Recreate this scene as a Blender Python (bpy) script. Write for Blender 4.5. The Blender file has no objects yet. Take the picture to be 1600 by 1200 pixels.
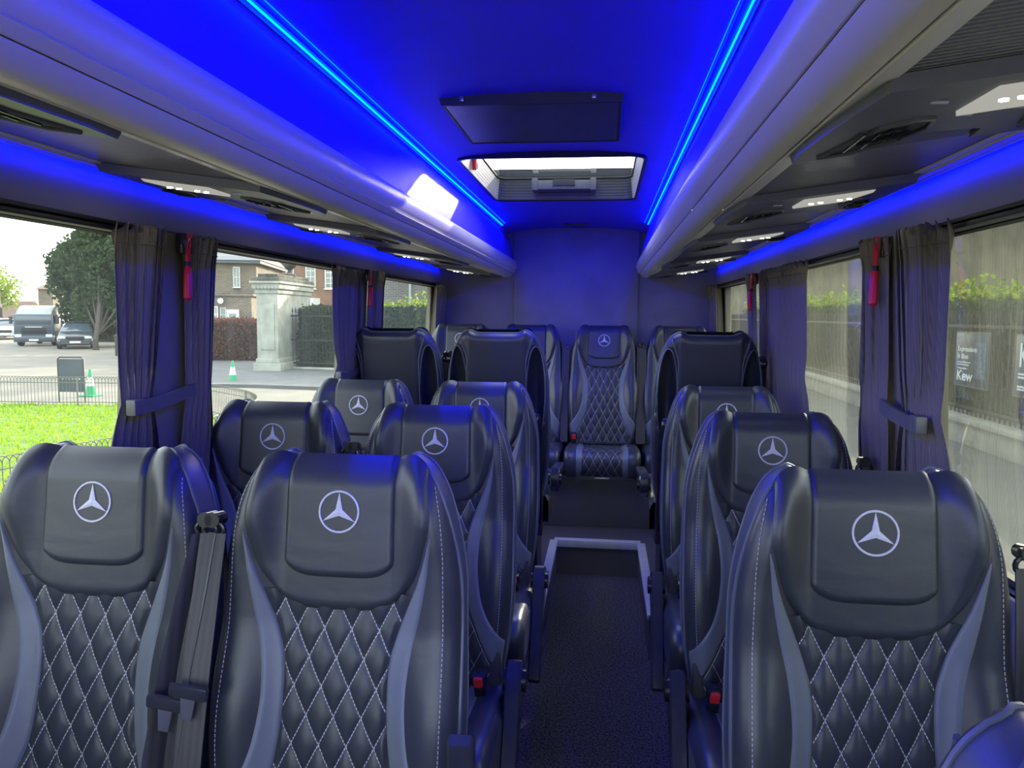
import bpy, bmesh, math, random
import numpy as np
from mathutils import Vector, Matrix
random.seed(7)
PI = math.pi
sc = bpy.context.scene
COL = sc.collection

# ------------------------------------------------------------------ materials
def newmat(name):
    m = bpy.data.materials.new(name); m.use_nodes = True
    nt = m.node_tree; nt.nodes.clear()
    out = nt.nodes.new('ShaderNodeOutputMaterial')
    return m, nt, out
def N(nt, t, **kw):
    n = nt.nodes.new(t)
    for k, v in kw.items(): setattr(n, k, v)
    return n
def L(nt, a, b): nt.links.new(a, b)
def math_(nt, op, a, b=None, c=None):
    n = N(nt, 'ShaderNodeMath', operation=op)
    for i, v in enumerate((a, b, c)):
        if v is None: continue
        if isinstance(v, (int, float)): n.inputs[i].default_value = v
        else: L(nt, v, n.inputs[i])
    return n.outputs[0]
def pbr(name, col, rough=.5, metal=0., noise=0., nscale=20., bump=0., bscale=200., spec=.5, coat=0., col2=None, detail=3., bdist=.002, sheen=0.):
    m, nt, out = newmat(name)
    p = N(nt, 'ShaderNodeBsdfPrincipled')
    p.inputs['Base Color'].default_value = (*col, 1)
    p.inputs['Roughness'].default_value = rough
    p.inputs['Metallic'].default_value = metal
    p.inputs['Specular IOR Level'].default_value = spec
    p.inputs['Coat Weight'].default_value = coat
    p.inputs['Sheen Weight'].default_value = sheen
    tc = N(nt, 'ShaderNodeTexCoord')
    n = N(nt, 'ShaderNodeTexNoise'); n.inputs['Scale'].default_value = nscale; n.inputs['Detail'].default_value = detail
    L(nt, tc.outputs['Object'], n.inputs['Vector'])
    r = N(nt, 'ShaderNodeValToRGB')
    c2 = col2 if col2 else tuple(c*(1-noise) for c in col)
    r.color_ramp.elements[0].color = (*c2, 1); r.color_ramp.elements[0].position = .35
    r.color_ramp.elements[1].color = (*col, 1); r.color_ramp.elements[1].position = .65
    L(nt, n.outputs['Fac'], r.inputs['Fac']); L(nt, r.outputs['Color'], p.inputs['Base Color'])
    if bump > 0:
        b = N(nt, 'ShaderNodeTexNoise'); b.inputs['Scale'].default_value = bscale; b.inputs['Detail'].default_value = 3
        L(nt, tc.outputs['Object'], b.inputs['Vector'])
        bm_ = N(nt, 'ShaderNodeBump'); bm_.inputs['Strength'].default_value = bump; bm_.inputs['Distance'].default_value = bdist
        L(nt, b.outputs['Fac'], bm_.inputs['Height']); L(nt, bm_.outputs['Normal'], p.inputs['Normal'])
    L(nt, p.outputs[0], out.inputs[0])
    m['p'] = p.name
    return m
def emit(name, col, s):
    m, nt, out = newmat(name)
    e = N(nt, 'ShaderNodeEmission'); e.inputs[0].default_value = (*col, 1); e.inputs[1].default_value = s
    L(nt, e.outputs[0], out.inputs[0]); return m
def leather(name, col, rough):
    m, nt, out = newmat(name)
    p = N(nt, 'ShaderNodeBsdfPrincipled')
    p.inputs['Base Color'].default_value = (*col, 1); p.inputs['Roughness'].default_value = rough
    p.inputs['Specular IOR Level'].default_value = .55
    tc = N(nt, 'ShaderNodeTexCoord')
    v = N(nt, 'ShaderNodeTexVoronoi'); v.inputs['Scale'].default_value = 600
    L(nt, tc.outputs['Object'], v.inputs['Vector'])
    mp = N(nt, 'ShaderNodeMapping'); mp.inputs['Scale'].default_value = (6, 6, 15)
    L(nt, tc.outputs['Object'], mp.inputs['Vector'])
    n = N(nt, 'ShaderNodeTexNoise'); n.inputs['Scale'].default_value = 1.; n.inputs['Detail'].default_value = 2; n.inputs['Distortion'].default_value = .6
    L(nt, mp.outputs[0], n.inputs['Vector'])
    b1 = N(nt, 'ShaderNodeBump'); b1.inputs['Strength'].default_value = .12; b1.inputs['Distance'].default_value = .0006
    L(nt, v.outputs['Distance'], b1.inputs['Height'])
    b2 = N(nt, 'ShaderNodeBump'); b2.inputs['Strength'].default_value = .22; b2.inputs['Distance'].default_value = .006
    L(nt, n.outputs['Fac'], b2.inputs['Height']); L(nt, b1.outputs[0], b2.inputs['Normal'])
    L(nt, b2.outputs[0], p.inputs['Normal'])
    L(nt, p.outputs[0], out.inputs[0]); return m
def quilt_mat(name, col, rough):
    m, nt, out = newmat(name)
    p = N(nt, 'ShaderNodeBsdfPrincipled'); p.inputs['Roughness'].default_value = rough
    uv = N(nt, 'ShaderNodeTexCoord'); sp = N(nt, 'ShaderNodeSeparateXYZ'); L(nt, uv.outputs['UV'], sp.inputs[0])
    def line(a, b):
        fr = math_(nt, 'FRACT', a); d = math_(nt, 'ABSOLUTE', math_(nt, 'SUBTRACT', fr, .5))
        on = math_(nt, 'GREATER_THAN', d, .482)
        dash = math_(nt, 'LESS_THAN', math_(nt, 'FRACT', math_(nt, 'MULTIPLY', b, 8.)), .72)
        return math_(nt, 'MULTIPLY', on, dash)
    m1 = line(sp.outputs[0], sp.outputs[1]); m2 = line(sp.outputs[1], sp.outputs[0])
    k = math_(nt, 'MAXIMUM', m1, m2)
    mx = N(nt, 'ShaderNodeMix', data_type='RGBA'); L(nt, k, mx.inputs['Factor'])
    mx.inputs['A'].default_value = (*col, 1); mx.inputs['B'].default_value = (.5, .5, .53, 1)
    L(nt, mx.outputs['Result'], p.inputs['Base Color'])
    tc = N(nt, 'ShaderNodeTexCoord')
    v = N(nt, 'ShaderNodeTexNoise'); v.inputs['Scale'].default_value = 40
    L(nt, tc.outputs['Object'], v.inputs['Vector'])
    b = N(nt, 'ShaderNodeBump'); b.inputs['Strength'].default_value = .2; b.inputs['Distance'].default_value = .003
    L(nt, v.outputs['Fac'], b.inputs['Height']); L(nt, b.outputs[0], p.inputs['Normal'])
    L(nt, p.outputs[0], out.inputs[0]); return m
def stripes(name, c1, c2, period, axis='Y', rough=.5, bump=.6, duty=.5, dist=.002, metal=0.):
    m, nt, out = newmat(name)
    p = N(nt, 'ShaderNodeBsdfPrincipled'); p.inputs['Roughness'].default_value = rough; p.inputs['Metallic'].default_value = metal
    tc = N(nt, 'ShaderNodeTexCoord'); sp = N(nt, 'ShaderNodeSeparateXYZ'); L(nt, tc.outputs['Object'], sp.inputs[0])
    fr = math_(nt, 'FRACT', math_(nt, 'DIVIDE', sp.outputs[axis], period))
    tri = math_(nt, 'ABSOLUTE', math_(nt, 'SUBTRACT', fr, .5))
    r = N(nt, 'ShaderNodeMapRange'); r.inputs['From Min'].default_value = duty*.5-.08; r.inputs['From Max'].default_value = duty*.5+.08
    L(nt, tri, r.inputs['Value'])
    mx = N(nt, 'ShaderNodeMix', data_type='RGBA'); L(nt, r.outputs[0], mx.inputs['Factor'])
    mx.inputs['A'].default_value = (*c1, 1); mx.inputs['B'].default_value = (*c2, 1)
    L(nt, mx.outputs['Result'], p.inputs['Base Color'])
    b = N(nt, 'ShaderNodeBump'); b.inputs['Strength'].default_value = bump; b.inputs['Distance'].default_value = dist
    L(nt, tri, b.inputs['Height']); L(nt, b.outputs[0], p.inputs['Normal'])
    L(nt, p.outputs[0], out.inputs[0]); return m
def brick(name, c1, c2, mortar, s=1.):
    m, nt, out = newmat(name)
    p = N(nt, 'ShaderNodeBsdfPrincipled'); p.inputs['Roughness'].default_value = .9
    tc = N(nt, 'ShaderNodeTexCoord'); sp = N(nt, 'ShaderNodeSeparateXYZ'); L(nt, tc.outputs['Object'], sp.inputs[0])
    cb = N(nt, 'ShaderNodeCombineXYZ')
    L(nt, math_(nt, 'ADD', sp.outputs[0], sp.outputs[1]), cb.inputs[0]); L(nt, sp.outputs[2], cb.inputs[1])
    b = N(nt, 'ShaderNodeTexBrick'); L(nt, cb.outputs[0], b.inputs['Vector'])
    b.inputs['Color1'].default_value = (*c1, 1); b.inputs['Color2'].default_value = (*c2, 1); b.inputs['Mortar'].default_value = (*mortar, 1)
    b.inputs['Scale'].default_value = 1.; b.inputs['Brick Width'].default_value = .23*s; b.inputs['Row Height'].default_value = .075*s
    b.inputs['Mortar Size'].default_value = .012*s
    n = N(nt, 'ShaderNodeTexNoise'); n.inputs['Scale'].default_value = 1.2
    L(nt, tc.outputs['Object'], n.inputs['Vector'])
    mx = N(nt, 'ShaderNodeMix', data_type='RGBA', blend_type='MULTIPLY'); mx.inputs['Factor'].default_value = .6
    L(nt, b.outputs['Color'], mx.inputs['A']); L(nt, n.outputs['Fac'], mx.inputs['B'])
    L(nt, mx.outputs['Result'], p.inputs['Base Color'])
    L(nt, p.outputs[0], out.inputs[0]); return m
def glass_mat(name, tint, dirt_haze=0., dcol=(.5, .5, .42)):
    m, nt, out = newmat(name)
    tr = N(nt, 'ShaderNodeBsdfTransparent'); tr.inputs[0].default_value = (*tint, 1)
    gl = N(nt, 'ShaderNodeBsdfGlossy'); gl.inputs['Roughness'].default_value = .02; gl.inputs[0].default_value = (.9, .95, .95, 1)
    fr = N(nt, 'ShaderNodeFresnel'); fr.inputs[0].default_value = 1.35
    mx = N(nt, 'ShaderNodeMixShader'); L(nt, math_(nt, 'MULTIPLY', fr.outputs[0], .6), mx.inputs[0]); L(nt, tr.outputs[0], mx.inputs[1]); L(nt, gl.outputs[0], mx.inputs[2])
    last = mx
    if dirt_haze > 0:
        df = N(nt, 'ShaderNodeBsdfDiffuse'); df.inputs[0].default_value = (*dcol, 1)
        tl = N(nt, 'ShaderNodeBsdfTranslucent'); tl.inputs[0].default_value = (*dcol, 1)
        m2 = N(nt, 'ShaderNodeMixShader'); m2.inputs[0].default_value = .65; L(nt, df.outputs[0], m2.inputs[1]); L(nt, tl.outputs[0], m2.inputs[2])
        tc = N(nt, 'ShaderNodeTexCoord')
        n1 = N(nt, 'ShaderNodeTexNoise'); n1.inputs['Scale'].default_value = 3.; n1.inputs['Detail'].default_value = 6
        L(nt, tc.outputs['Object'], n1.inputs['Vector'])
        mp = N(nt, 'ShaderNodeMapping'); mp.inputs['Scale'].default_value = (1, 22, 2.2); mp.inputs['Rotation'].default_value = (.35, 0, 0)
        L(nt, tc.outputs['Object'], mp.inputs['Vector'])
        n2 = N(nt, 'ShaderNodeTexNoise'); n2.inputs['Scale'].default_value = 1.; n2.inputs['Detail'].default_value = 5
        L(nt, mp.outputs[0], n2.inputs['Vector'])
        n3 = N(nt, 'ShaderNodeTexNoise'); n3.inputs['Scale'].default_value = 110.; n3.inputs['Detail'].default_value = 2
        L(nt, tc.outputs['Object'], n3.inputs['Vector'])
        st = math_(nt, 'MULTIPLY', math_(nt, 'POWER', n2.outputs[0], 6.), 4.)
        sp = math_(nt, 'MULTIPLY', math_(nt, 'GREATER_THAN', n3.outputs[0], .66), .25)
        k = math_(nt, 'MULTIPLY', math_(nt, 'ADD', math_(nt, 'ADD', math_(nt, 'MULTIPLY', n1.outputs[0], 1.5), st), sp), dirt_haze)
        k = math_(nt, 'MINIMUM', k, .85)
        m3 = N(nt, 'ShaderNodeMixShader'); L(nt, k, m3.inputs[0]); L(nt, mx.outputs[0], m3.inputs[1]); L(nt, m2.outputs[0], m3.inputs[2])
        last = m3
    L(nt, last.outputs[0], out.inputs[0]); return m
def leafmat(name, c1, c2, trans=.35):
    m, nt, out = newmat(name)
    g = N(nt, 'ShaderNodeTexCoord'); n = N(nt, 'ShaderNodeTexNoise'); n.inputs['Scale'].default_value = 9.
    L(nt, g.outputs['Object'], n.inputs['Vector'])
    r = N(nt, 'ShaderNodeValToRGB'); r.color_ramp.elements[0].position = .38; r.color_ramp.elements[1].position = .62
    r.color_ramp.elements[0].color = (*c1, 1); r.color_ramp.elements[1].color = (*c2, 1)
    L(nt, n.outputs[0], r.inputs[0])
    d = N(nt, 'ShaderNodeBsdfDiffuse'); t = N(nt, 'ShaderNodeBsdfTranslucent')
    L(nt, r.outputs[0], d.inputs[0]); L(nt, r.outputs[0], t.inputs[0])
    x = N(nt, 'ShaderNodeMixShader'); x.inputs[0].default_value = trans
    L(nt, d.outputs[0], x.inputs[1]); L(nt, t.outputs[0], x.inputs[2]); L(nt, x.outputs[0], out.inputs[0]); return m

M = {}
M['black'] = leather('black leather', (.032, .036, .044), .36)
M['grey'] = leather('grey leather', (.135, .15, .175), .42)
M['side'] = leather('slate side leather', (.05, .06, .075), .42)
M['quilt'] = quilt_mat('quilted leather', (.032, .036, .044), .40)
M['thread'] = pbr('thread', (.42, .42, .45), .7)
M['pipe'] = pbr('piping', (.10, .11, .13), .4)
M['emblem'] = pbr('embroidered emblem', (.62, .62, .68), .5, noise=.15, nscale=300)
M['plastic'] = pbr('black plastic', (.018, .019, .022), .22, noise=.2)
M['armpl'] = pbr('armrest plastic', (.03, .032, .045), .18, noise=.2)
M['dplastic'] = pbr('matt black plastic', (.03, .03, .033), .55, bump=.1)
M['red'] = pbr('red plastic', (.75, .03, .03), .35, noise=.1)
M['hred'] = pbr('hammer red', (.62, .02, .03), .3, noise=.1)
M['metal'] = pbr('brushed steel', (.6, .6, .62), .28, metal=1., noise=.2)
M['alu'] = pbr('aluminium trim', (.62, .63, .66), .35, metal=.3, noise=.1)
M['web'] = stripes('belt webbing', (.040, .038, .040), (.028, .027, .029), .012, 'X', rough=.45, bump=.3, dist=.0006)
M['rack'] = pbr('warm grey rack plastic', (.72, .66, .47), .36, noise=.04, nscale=4)
M['ceil'] = pbr('ceiling lining', (.07, .045, .80), .55, noise=.10, nscale=3, bump=.05, bscale=60)  # blue of the LED light deepened in the base colour
M['felt'] = pbr('felt wall lining', (.20, .19, .215), .85, noise=.18, nscale=5, bump=.3, bscale=300, sheen=.3)
M['chan'] = pbr('dark light channel', (.03, .03, .04), .4)
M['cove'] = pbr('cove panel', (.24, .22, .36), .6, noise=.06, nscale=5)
M['pillar'] = pbr('pillar lining', (.18, .165, .11), .6, noise=.1, nscale=8)
M['rib'] = stripes('ribbed panel', (.08, .078, .072), (.23, .22, .20), .0125, 'Y', rough=.35, bump=1., dist=.004)
M['module'] = pbr('service unit grey', (.115, .115, .118), .42, noise=.08, nscale=30, bump=.05)
M['grille'] = stripes('speaker grille', (.02, .02, .02), (.16, .16, .16), .005, 'X', rough=.5, bump=.5)
M['lens'] = None
M['curtain'] = stripes('curtain cloth', (.175, .152, .115), (.13, .115, .09), .004, 'Y', rough=.8, bump=.15, dist=.001)
M['tie'] = pbr('curtain tie strap', (.12, .12, .11), .35, noise=.2)
M['rubber'] = pbr('window rubber', (.006, .006, .007), .5)
M['carpet'] = pbr('flecked carpet', (.085, .08, .09), .95, col2=(.010, .010, .013), nscale=120, detail=1., bump=.8, bscale=260, bdist=.004)
M['wood'] = stripes('dark wood grain vinyl', (.07, .065, .07), (.14, .13, .135), .011, 'X', rough=.45, bump=.1, duty=.9)
M['screen'] = pbr('smeared gloss panel', (.03, .022, .12), .30, col2=(.012, .012, .02), nscale=5, spec=.8)
M['hatchpl'] = stripes('ribbed hatch lining', (.055, .058, .07), (.03, .032, .04), .014, 'Z', rough=.4, bump=.6)
M['hatchside'] = stripes('light-painted hatch side lining', (.42, .40, .36), (.33, .31, .28), .014, 'Z', rough=.5, bump=.5)  # side walls painted lighter for the light that falls on them
M['glassL'] = glass_mat('clear tinted glass', (.86, .9, .86), .07, (.55, .6, .55))  # clean panes; a faint film paints the haze of the view outside
M['glassR'] = glass_mat('dusty glass', (.80, .86, .78), .06, (.60, .62, .48))
M['glassH'] = glass_mat('hatch glass', (.9, .95, .92))
LEDC = (0, .0035, 1.)
M['led'] = emit('blue led', LEDC, 370)
M['led2'] = emit('blue led faint', LEDC, 100)
M['led3'] = emit('blue led cove', LEDC, 70)
M['lamp'] = emit('reading lamp diode', (1, .97, .9), 60)
M['lens'] = emit('frosted lamp lens, lit', (1, .98, .88), .42); M['switch'] = pbr('pale switch', (.5, .5, .48), .4)

# ------------------------------------------------------------------ mesh helpers
class MB:
    def __init__(s): s.v = []; s.f = []; s.m = []; s.uv = {}
    def add(s, vs, fs, mi=0):
        o = len(s.v); s.v += [tuple(map(float, p)) for p in vs]
        s.f += [tuple(i+o for i in f) for f in fs]; s.m += [mi]*len(fs); return o
    def box(s, x0, x1, y0, y1, z0, z1, mi=0, bev=0., mat=None):
        bm = bmesh.new(); bmesh.ops.create_cube(bm, size=1.)
        for v in bm.verts:
            v.co = Vector((x0+(v.co.x+.5)*(x1-x0), y0+(v.co.y+.5)*(y1-y0), z0+(v.co.z+.5)*(z1-z0)))
        if bev > 0: bmesh.ops.bevel(bm, geom=list(bm.edges), offset=bev, segments=2, affect='EDGES', profile=.6)
        if mat is not None: bm.transform(mat)
        bm.verts.index_update()
        s.add([v.co for v in bm.verts], [[v.index for v in f.verts] for f in bm.faces], mi); bm.free(); return s
    def tube(s, pts, r, n=8, mi=0, closed=False, caps=True):
        pts = [Vector(p) for p in pts]; k = len(pts); rs = r if isinstance(r, (list, tuple)) else [r]*k
        vs = []; up = None
        for i, p in enumerate(pts):
            a = pts[(i-1) % k] if (closed or i > 0) else p
            b = pts[(i+1) % k] if (closed or i < k-1) else p
            t = (b-a).normalized() if (b-a).length > 1e-9 else Vector((0, 0, 1))
            if up is None:
                up = Vector((0, 0, 1)) if abs(t.z) < .9 else Vector((1, 0, 0))
            u = (up - t*up.dot(t)); u = u.normalized() if u.length > 1e-6 else t.orthogonal().normalized()
            w = t.cross(u); up = u
            for j in range(n):
                q = 2*PI*j/n; vs.append(p+(u*math.cos(q)+w*math.sin(q))*rs[i])
        fs = []
        for i in range(k if closed else k-1):
            for j in range(n):
                a = i*n+j; b = i*n+(j+1) % n; c = ((i+1) % k)*n+(j+1) % n; d = ((i+1) % k)*n+j
                fs.append((a, b, c, d))
        if caps and not closed: fs += [tuple(range(n))[::-1], tuple(range((k-1)*n, k*n))]
        s.add(vs, fs, mi); return s
    def prism(s, poly, h0, h1, ax='z', mi=0):
        # poly = 2-D outline; ax = extrusion axis
        def P(a, b, h): return {'z': (a, b, h), 'y': (a, h, b), 'x': (h, a, b)}[ax]
        n = len(poly); vs = [P(a, b, h0) for a, b in poly]+[P(a, b, h1) for a, b in poly]
        fs = [tuple(range(n))[::-1], tuple(range(n, 2*n))]+[(i, (i+1) % n, n+(i+1) % n, n+i) for i in range(n)]
        s.add(vs, fs, mi); return s
    def grid(s, P, mi=0, uv=None, flip=False):
        # P[i][j] points
        nu, nv = len(P), len(P[0]); vs = [p for row in P for p in row]
        fs = []
        for i in range(nu-1):
            for j in range(nv-1):
                f = (i*nv+j, i*nv+j+1, (i+1)*nv+j+1, (i+1)*nv+j)
                fs.append(f[::-1] if flip else f)
        o = s.add(vs, fs, mi)
        if uv is not None:
            k = 0
            for i in range(nu):
                for j in range(nv): s.uv[o+k] = uv[i][j]; k += 1
        return s
    def loft_profile(s, prof, ys, mi=0, flip=False):
        return s.grid([[(a, y, z) for a, z in prof] for y in ys], mi, flip=flip)
    def mesh(s, name, mats, angle=40):
        me = bpy.data.meshes.new(name); me.from_pydata(s.v, [], s.f); me.update()
        for m_ in (mats if isinstance(mats, (list, tuple)) else [mats]): me.materials.append(m_)
        me.polygons.foreach_set('material_index', s.m)
        me.polygons.foreach_set('use_smooth', [True]*len(s.f))
        if s.uv:
            l = me.uv_layers.new(name='UVMap')
            for lp in me.loops: l.data[lp.index].uv = s.uv.get(lp.vertex_index, (0, 0))
        bm = bmesh.new(); bm.from_mesh(me); bmesh.ops.recalc_face_normals(bm, faces=bm.faces) if s.closedfix else None
        bm.to_mesh(me); bm.free()
        me.set_sharp_from_angle(angle=math.radians(angle))
        return me
    closedfix = True
    def build(s, name, mats, parent=None, loc=None, rz=None, angle=40, **tags):
        return inst(name, s.mesh(name, mats, angle), parent, loc, rz, **tags)
def inst(name, me, parent=None, loc=None, rz=None, **tags):
    o = bpy.data.objects.new(name, me); COL.objects.link(o)
    if parent: o.parent = parent
    if loc is not None: o.location = loc
    if rz is not None: o.rotation_euler = (0, 0, rz)
    for k, v in tags.items():
        if v: o[k] = v
    return o
def empty(name, loc, rz=0, **tags):
    o = inst(name, None, None, loc, rz, **tags); o.empty_display_size = .1; return o
def smooth(a, b, x):
    t = np.clip((x-a)/(b-a), 0, 1); return t*t*(3-2*t)
def itp(x, pts):
    xs = [p[0] for p in pts]; ys = [p[1] for p in pts]
    # smooth (monotone-ish) interpolation by dense cubic hermite
    x = np.asarray(x, float); xs = np.array(xs); ys = np.array(ys)
    m = np.gradient(ys, xs); i = np.clip(np.searchsorted(xs, x)-1, 0, len(xs)-2)
    h = xs[i+1]-xs[i]; t = np.clip((x-xs[i])/h, 0, 1)
    return (2*t**3-3*t**2+1)*ys[i]+(t**3-2*t**2+t)*h*m[i]+(-2*t**3+3*t**2)*ys[i+1]+(t**3-t**2)*h*m[i+1]

# ------------------------------------------------------------------ seat geometry
def Wz(z): return itp(z, [(0, .195), (.1, .212), (.25, .224), (.45, .221), (.58, .217), (.66, .215), (.76, .205)])
def outl(s, t):
    a = np.abs(s)
    Zt = .728+.014*np.exp(-((a-.66)/.12)**2)-.085*np.maximum(0, (a-.74)/.26)**2.3
    z = t*Zt; x = s*Wz(z)*(1-.10*np.maximum(0, (t-.78)/.22)**2)
    return x, z
_t = np.linspace(0, 1, 60); _s = np.linspace(-1, 1, 80)
_px, _pz = [], []
for a, b in ((np.full(60, -1.), _t), (_s, np.ones(80)), (np.full(60, 1.), _t[::-1])):
    x_, z_ = outl(a, b); _px.append(x_); _pz.append(z_)
_px = np.concatenate(_px); _pz = np.concatenate(_pz)
_tx, _tz = outl(_s, np.ones(80))
def ztop(x): return np.interp(x, _tx, _tz)
def edged(x, z):
    sh = x.shape; X = x.ravel()[:, None]; Z = z.ravel()[:, None]
    ax, az = _px[:-1][None], _pz[:-1][None]; dx = (_px[1:]-_px[:-1])[None]; dz = (_pz[1:]-_pz[:-1])[None]
    l2 = dx*dx+dz*dz+1e-12; t = np.clip(((X-ax)*dx+(Z-az)*dz)/l2, 0, 1)
    d = np.sqrt((X-ax-t*dx)**2+(Z-az-t*dz)**2).min(1)
    return d.reshape(sh)
def yrec(z): return .02+.10*z/.75
def yfront(x, z):
    a = np.abs(x)
    F = .045+.014*np.sin(PI*np.clip(z/.45, 0, 1))
    F = F+smooth(.095, .175, a)*itp(z, [(0, .015), (.1, .03), (.3, .042), (.45, .026), (.55, .03), (.65, .042), (.76, .036)])
    y = yrec(z)-F
    r = .042; d = np.minimum(edged(x, z), r)
    return y+r*(1-np.sqrt(np.clip(1-((r-d)/r)**2, 0, 1)))
def yback(x, z):
    a = np.abs(x); y = yrec(z)+.045
    lens = np.clip(1-((a-.170)/.040)**2-((z-.47)/.20)**2, 0, 1)
    y = y-.066*lens**.4+.010*smooth(.135, .12, a)*smooth(.2, .3, z)
    r = .03; d = np.minimum(edged(x, z), r)
    return y-r*(1-np.sqrt(np.clip(1-((r-d)/r)**2, 0, 1)))
def surf(X, Z, off):
    e = .0015; y = yfront(X, Z)
    gx = (yfront(X+e, Z)-yfront(X-e, Z))/(2*e); gz = (yfront(X, Z+e)-yfront(X, Z-e))/(2*e)
    gx = np.clip(gx, -4, 4); gz = np.clip(gz, -4, 4)
    n = np.sqrt(gx*gx+1+gz*gz)
    return np.stack([X+gx/n*off, y-off/n, Z+gz/n*off], -1)
def rows(A): return [[tuple(p) for p in r] for r in A]
Z0 = .45       # height of the cushion; the back starts here
SM = {}
def lift(mb):
    mb.v = [(x, y, z+Z0) for x, y, z in mb.v]; return mb
def build_seat_meshes():
    # body
    s, t = np.meshgrid(np.linspace(-1, 1, 61), np.linspace(0, 1, 61)); x, z = outl(s, t)
    yf = yfront(x, z); yb = np.maximum(yback(x, z), yf+.01)
    mb = MB(); n = 61
    F = np.stack([x, yf, z], -1); B = np.stack([x, yb, z], -1)
    mb.grid(rows(F)); mb.grid(rows(B), flip=True)
    idx = [(i, 0) for i in range(n)]+[(n-1, j) for j in range(1, n)]+[(i, n-1) for i in range(n-2, -1, -1)]
    o = n*n
    for (a, b), (c, d) in zip(idx[:-1], idx[1:]):
        mb.f.append((a*n+b, c*n+d, o+c*n+d, o+a*n+b)); mb.m.append(1)
    mb.f.append(tuple([j for j in range(n)]+[o+j for j in range(n-1, -1, -1)])); mb.m.append(0)
    SM['back'] = lift(mb).mesh('backrest', [M['black'], M['side']], 60)
    # piping round the edge
    mb = MB()
    pts = [F[a, b] for a, b in idx]
    mb.tube([Vector(p)+Vector((0, -.001, 0)) for p in pts[::1]], .0034, 6)
    ptb = [B[a, b] for a, b in idx]; mb.tube(ptb, .003, 6)
    SM['piping'] = lift(mb).mesh('piping', M['pipe'])
    mb = MB(); zz = np.linspace(.20, .715, 40); xx = .128+.028*smooth(.60, .73, zz)+.01*smooth(.3, .2, zz)
    for sd in (-1, 1):
        mb_ = MB(); mb_.tube([(sd*a, float(yback(np.array([a]), np.array([b]))[0])+.001, b) for a, b in zip(xx, zz)], .0035, 6)
        qq = np.linspace(0, 2*PI, 48, endpoint=False); ax_ = .170+.0405*np.cos(qq); az_ = .47+.2025*np.sin(qq)
        mb_.tube([(sd*a, float(yback(np.array([a]), np.array([b]))[0])+.001, b) for a, b in zip(ax_, az_)], .003, 6, closed=True)
        SM['seam%d' % sd] = lift(mb_).mesh('rear_piping', M['pipe'])
    # stitching: dashes on the bolster
    for sd in (-1, 1):
        mb = MB(); tt = np.linspace(.1, .985, 1200); xx, zz = outl(np.full(1200, sd*.875), tt)
        P = surf(xx, zz, np.full(1200, .0012))
        acc = 0; last = 0; pos = [0]
        for i in range(1, 1200):
            acc += np.linalg.norm(P[i]-P[i-1])
            pos.append(acc)
        pos = np.array(pos); q = 0
        while q < acc-.006:
            i = int(np.searchsorted(pos, q)); j = int(np.searchsorted(pos, q+.0052))
            if j < 1200: mb.tube([P[i], P[j]], .0008, 4)
            q += .0082
        SM['stitch%d' % sd] = lift(mb).mesh('stitching', M['thread'])
    # headrest pad
    s, t = np.meshgrid(np.linspace(-1, 1, 57), np.linspace(0, 1, 45))
    W = itp(t, [(0, .120), (.12, .138), (.4, .158), (.7, .168), (1, .158)])
    X = s*W; zt = ztop(X)-.003
    zb = .470+.040*np.abs(s)**4; Z = zb+(zt-zb)*t
    e = np.minimum(1, np.minimum((1-np.abs(s))*W/.022, (Z-zb)/.022)); off = -.001+.013*(1-(1-np.clip(e, 0, 1))**2.5)
    mb = MB(); mb.grid(rows(surf(X, Z, off))); SM['pad'] = lift(mb).mesh('headrest', M['black'], 80)
    # inner pad
    s, t = np.meshgrid(np.linspace(-1, 1, 41), np.linspace(0, 1, 41))
    X = s*.103*(1-.02*t); zt = ztop(X)-.002; zb = .532+.028*np.abs(s)**5; Z = zb+(zt-zb)*t
    e = np.minimum(1, np.minimum((1-np.abs(s))*.103/.012, (Z-zb)/.012)); off = .0115+.0075*(1-(1-np.clip(e, 0, 1))**2.5)
    mb = MB(); mb.grid(rows(surf(X, Z, off))); SM['inner'] = lift(mb).mesh('centre_pad', M['black'], 80)
    def onpad(px, pz, o): # emblem points on the inner pad
        return surf(np.array(px), np.array(pz), np.full(len(px), .0195+o))
    # emblem : ring + three-pointed star
    mb = MB(); cz = .648; R1, R2 = .0375, .0335; k = 64
    for ring in range(k):
        pass
    q = np.linspace(0, 2*PI, k, endpoint=False)
    layers = [(R1, 0.), (R1-.0006, .0016), (R2+.0006, .0016), (R2, 0.)]
    P = [onpad(r*np.sin(q), cz+r*np.cos(q), h) for r, h in layers]
    P = [[tuple(P[a][i % k]) for a in range(4)] for i in range(k+1)]
    mb.grid(P)
    for a in range(3):
        an = a*2*PI/3; tip = (math.sin(an)*R2*1.01, cz+math.cos(an)*R2*1.01)
        b1 = (math.sin(an+PI/3)*.0072, cz+math.cos(an+PI/3)*.0072); b2 = (math.sin(an-PI/3)*.0072, cz+math.cos(an-PI/3)*.0072)
        c = (0, cz)
        for bb in (b1, b2):
            pts = onpad([c[0], tip[0], bb[0]], [c[1], tip[1], bb[1]], 0.0012)
            lowb = onpad([c[0], tip[0], bb[0]], [c[1], tip[1], bb[1]], -.003)
            pts[0][1] -= .0012
            mb.add([*pts, *lowb], [(0, 1, 2), (3, 5, 4), (1, 4, 5, 2), (2, 5, 3, 0), (0, 3, 4, 1)])
    SM['emblem'] = lift(mb).mesh('emblem', M['emblem'], 20)
    # grey inserts
    xi = [(0, .205), (.05, .18), (.12, .142), (.2, .108), (.3, .094), (.41, .099), (.475, .121), (.53, .143), (.62, .168)]
    xo = [(0, .26), (.10, .23), (.15, .19), (.2, .158), (.3, .133), (.41, .138), (.475, .152), (.53, .162), (.62, .172)]
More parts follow.
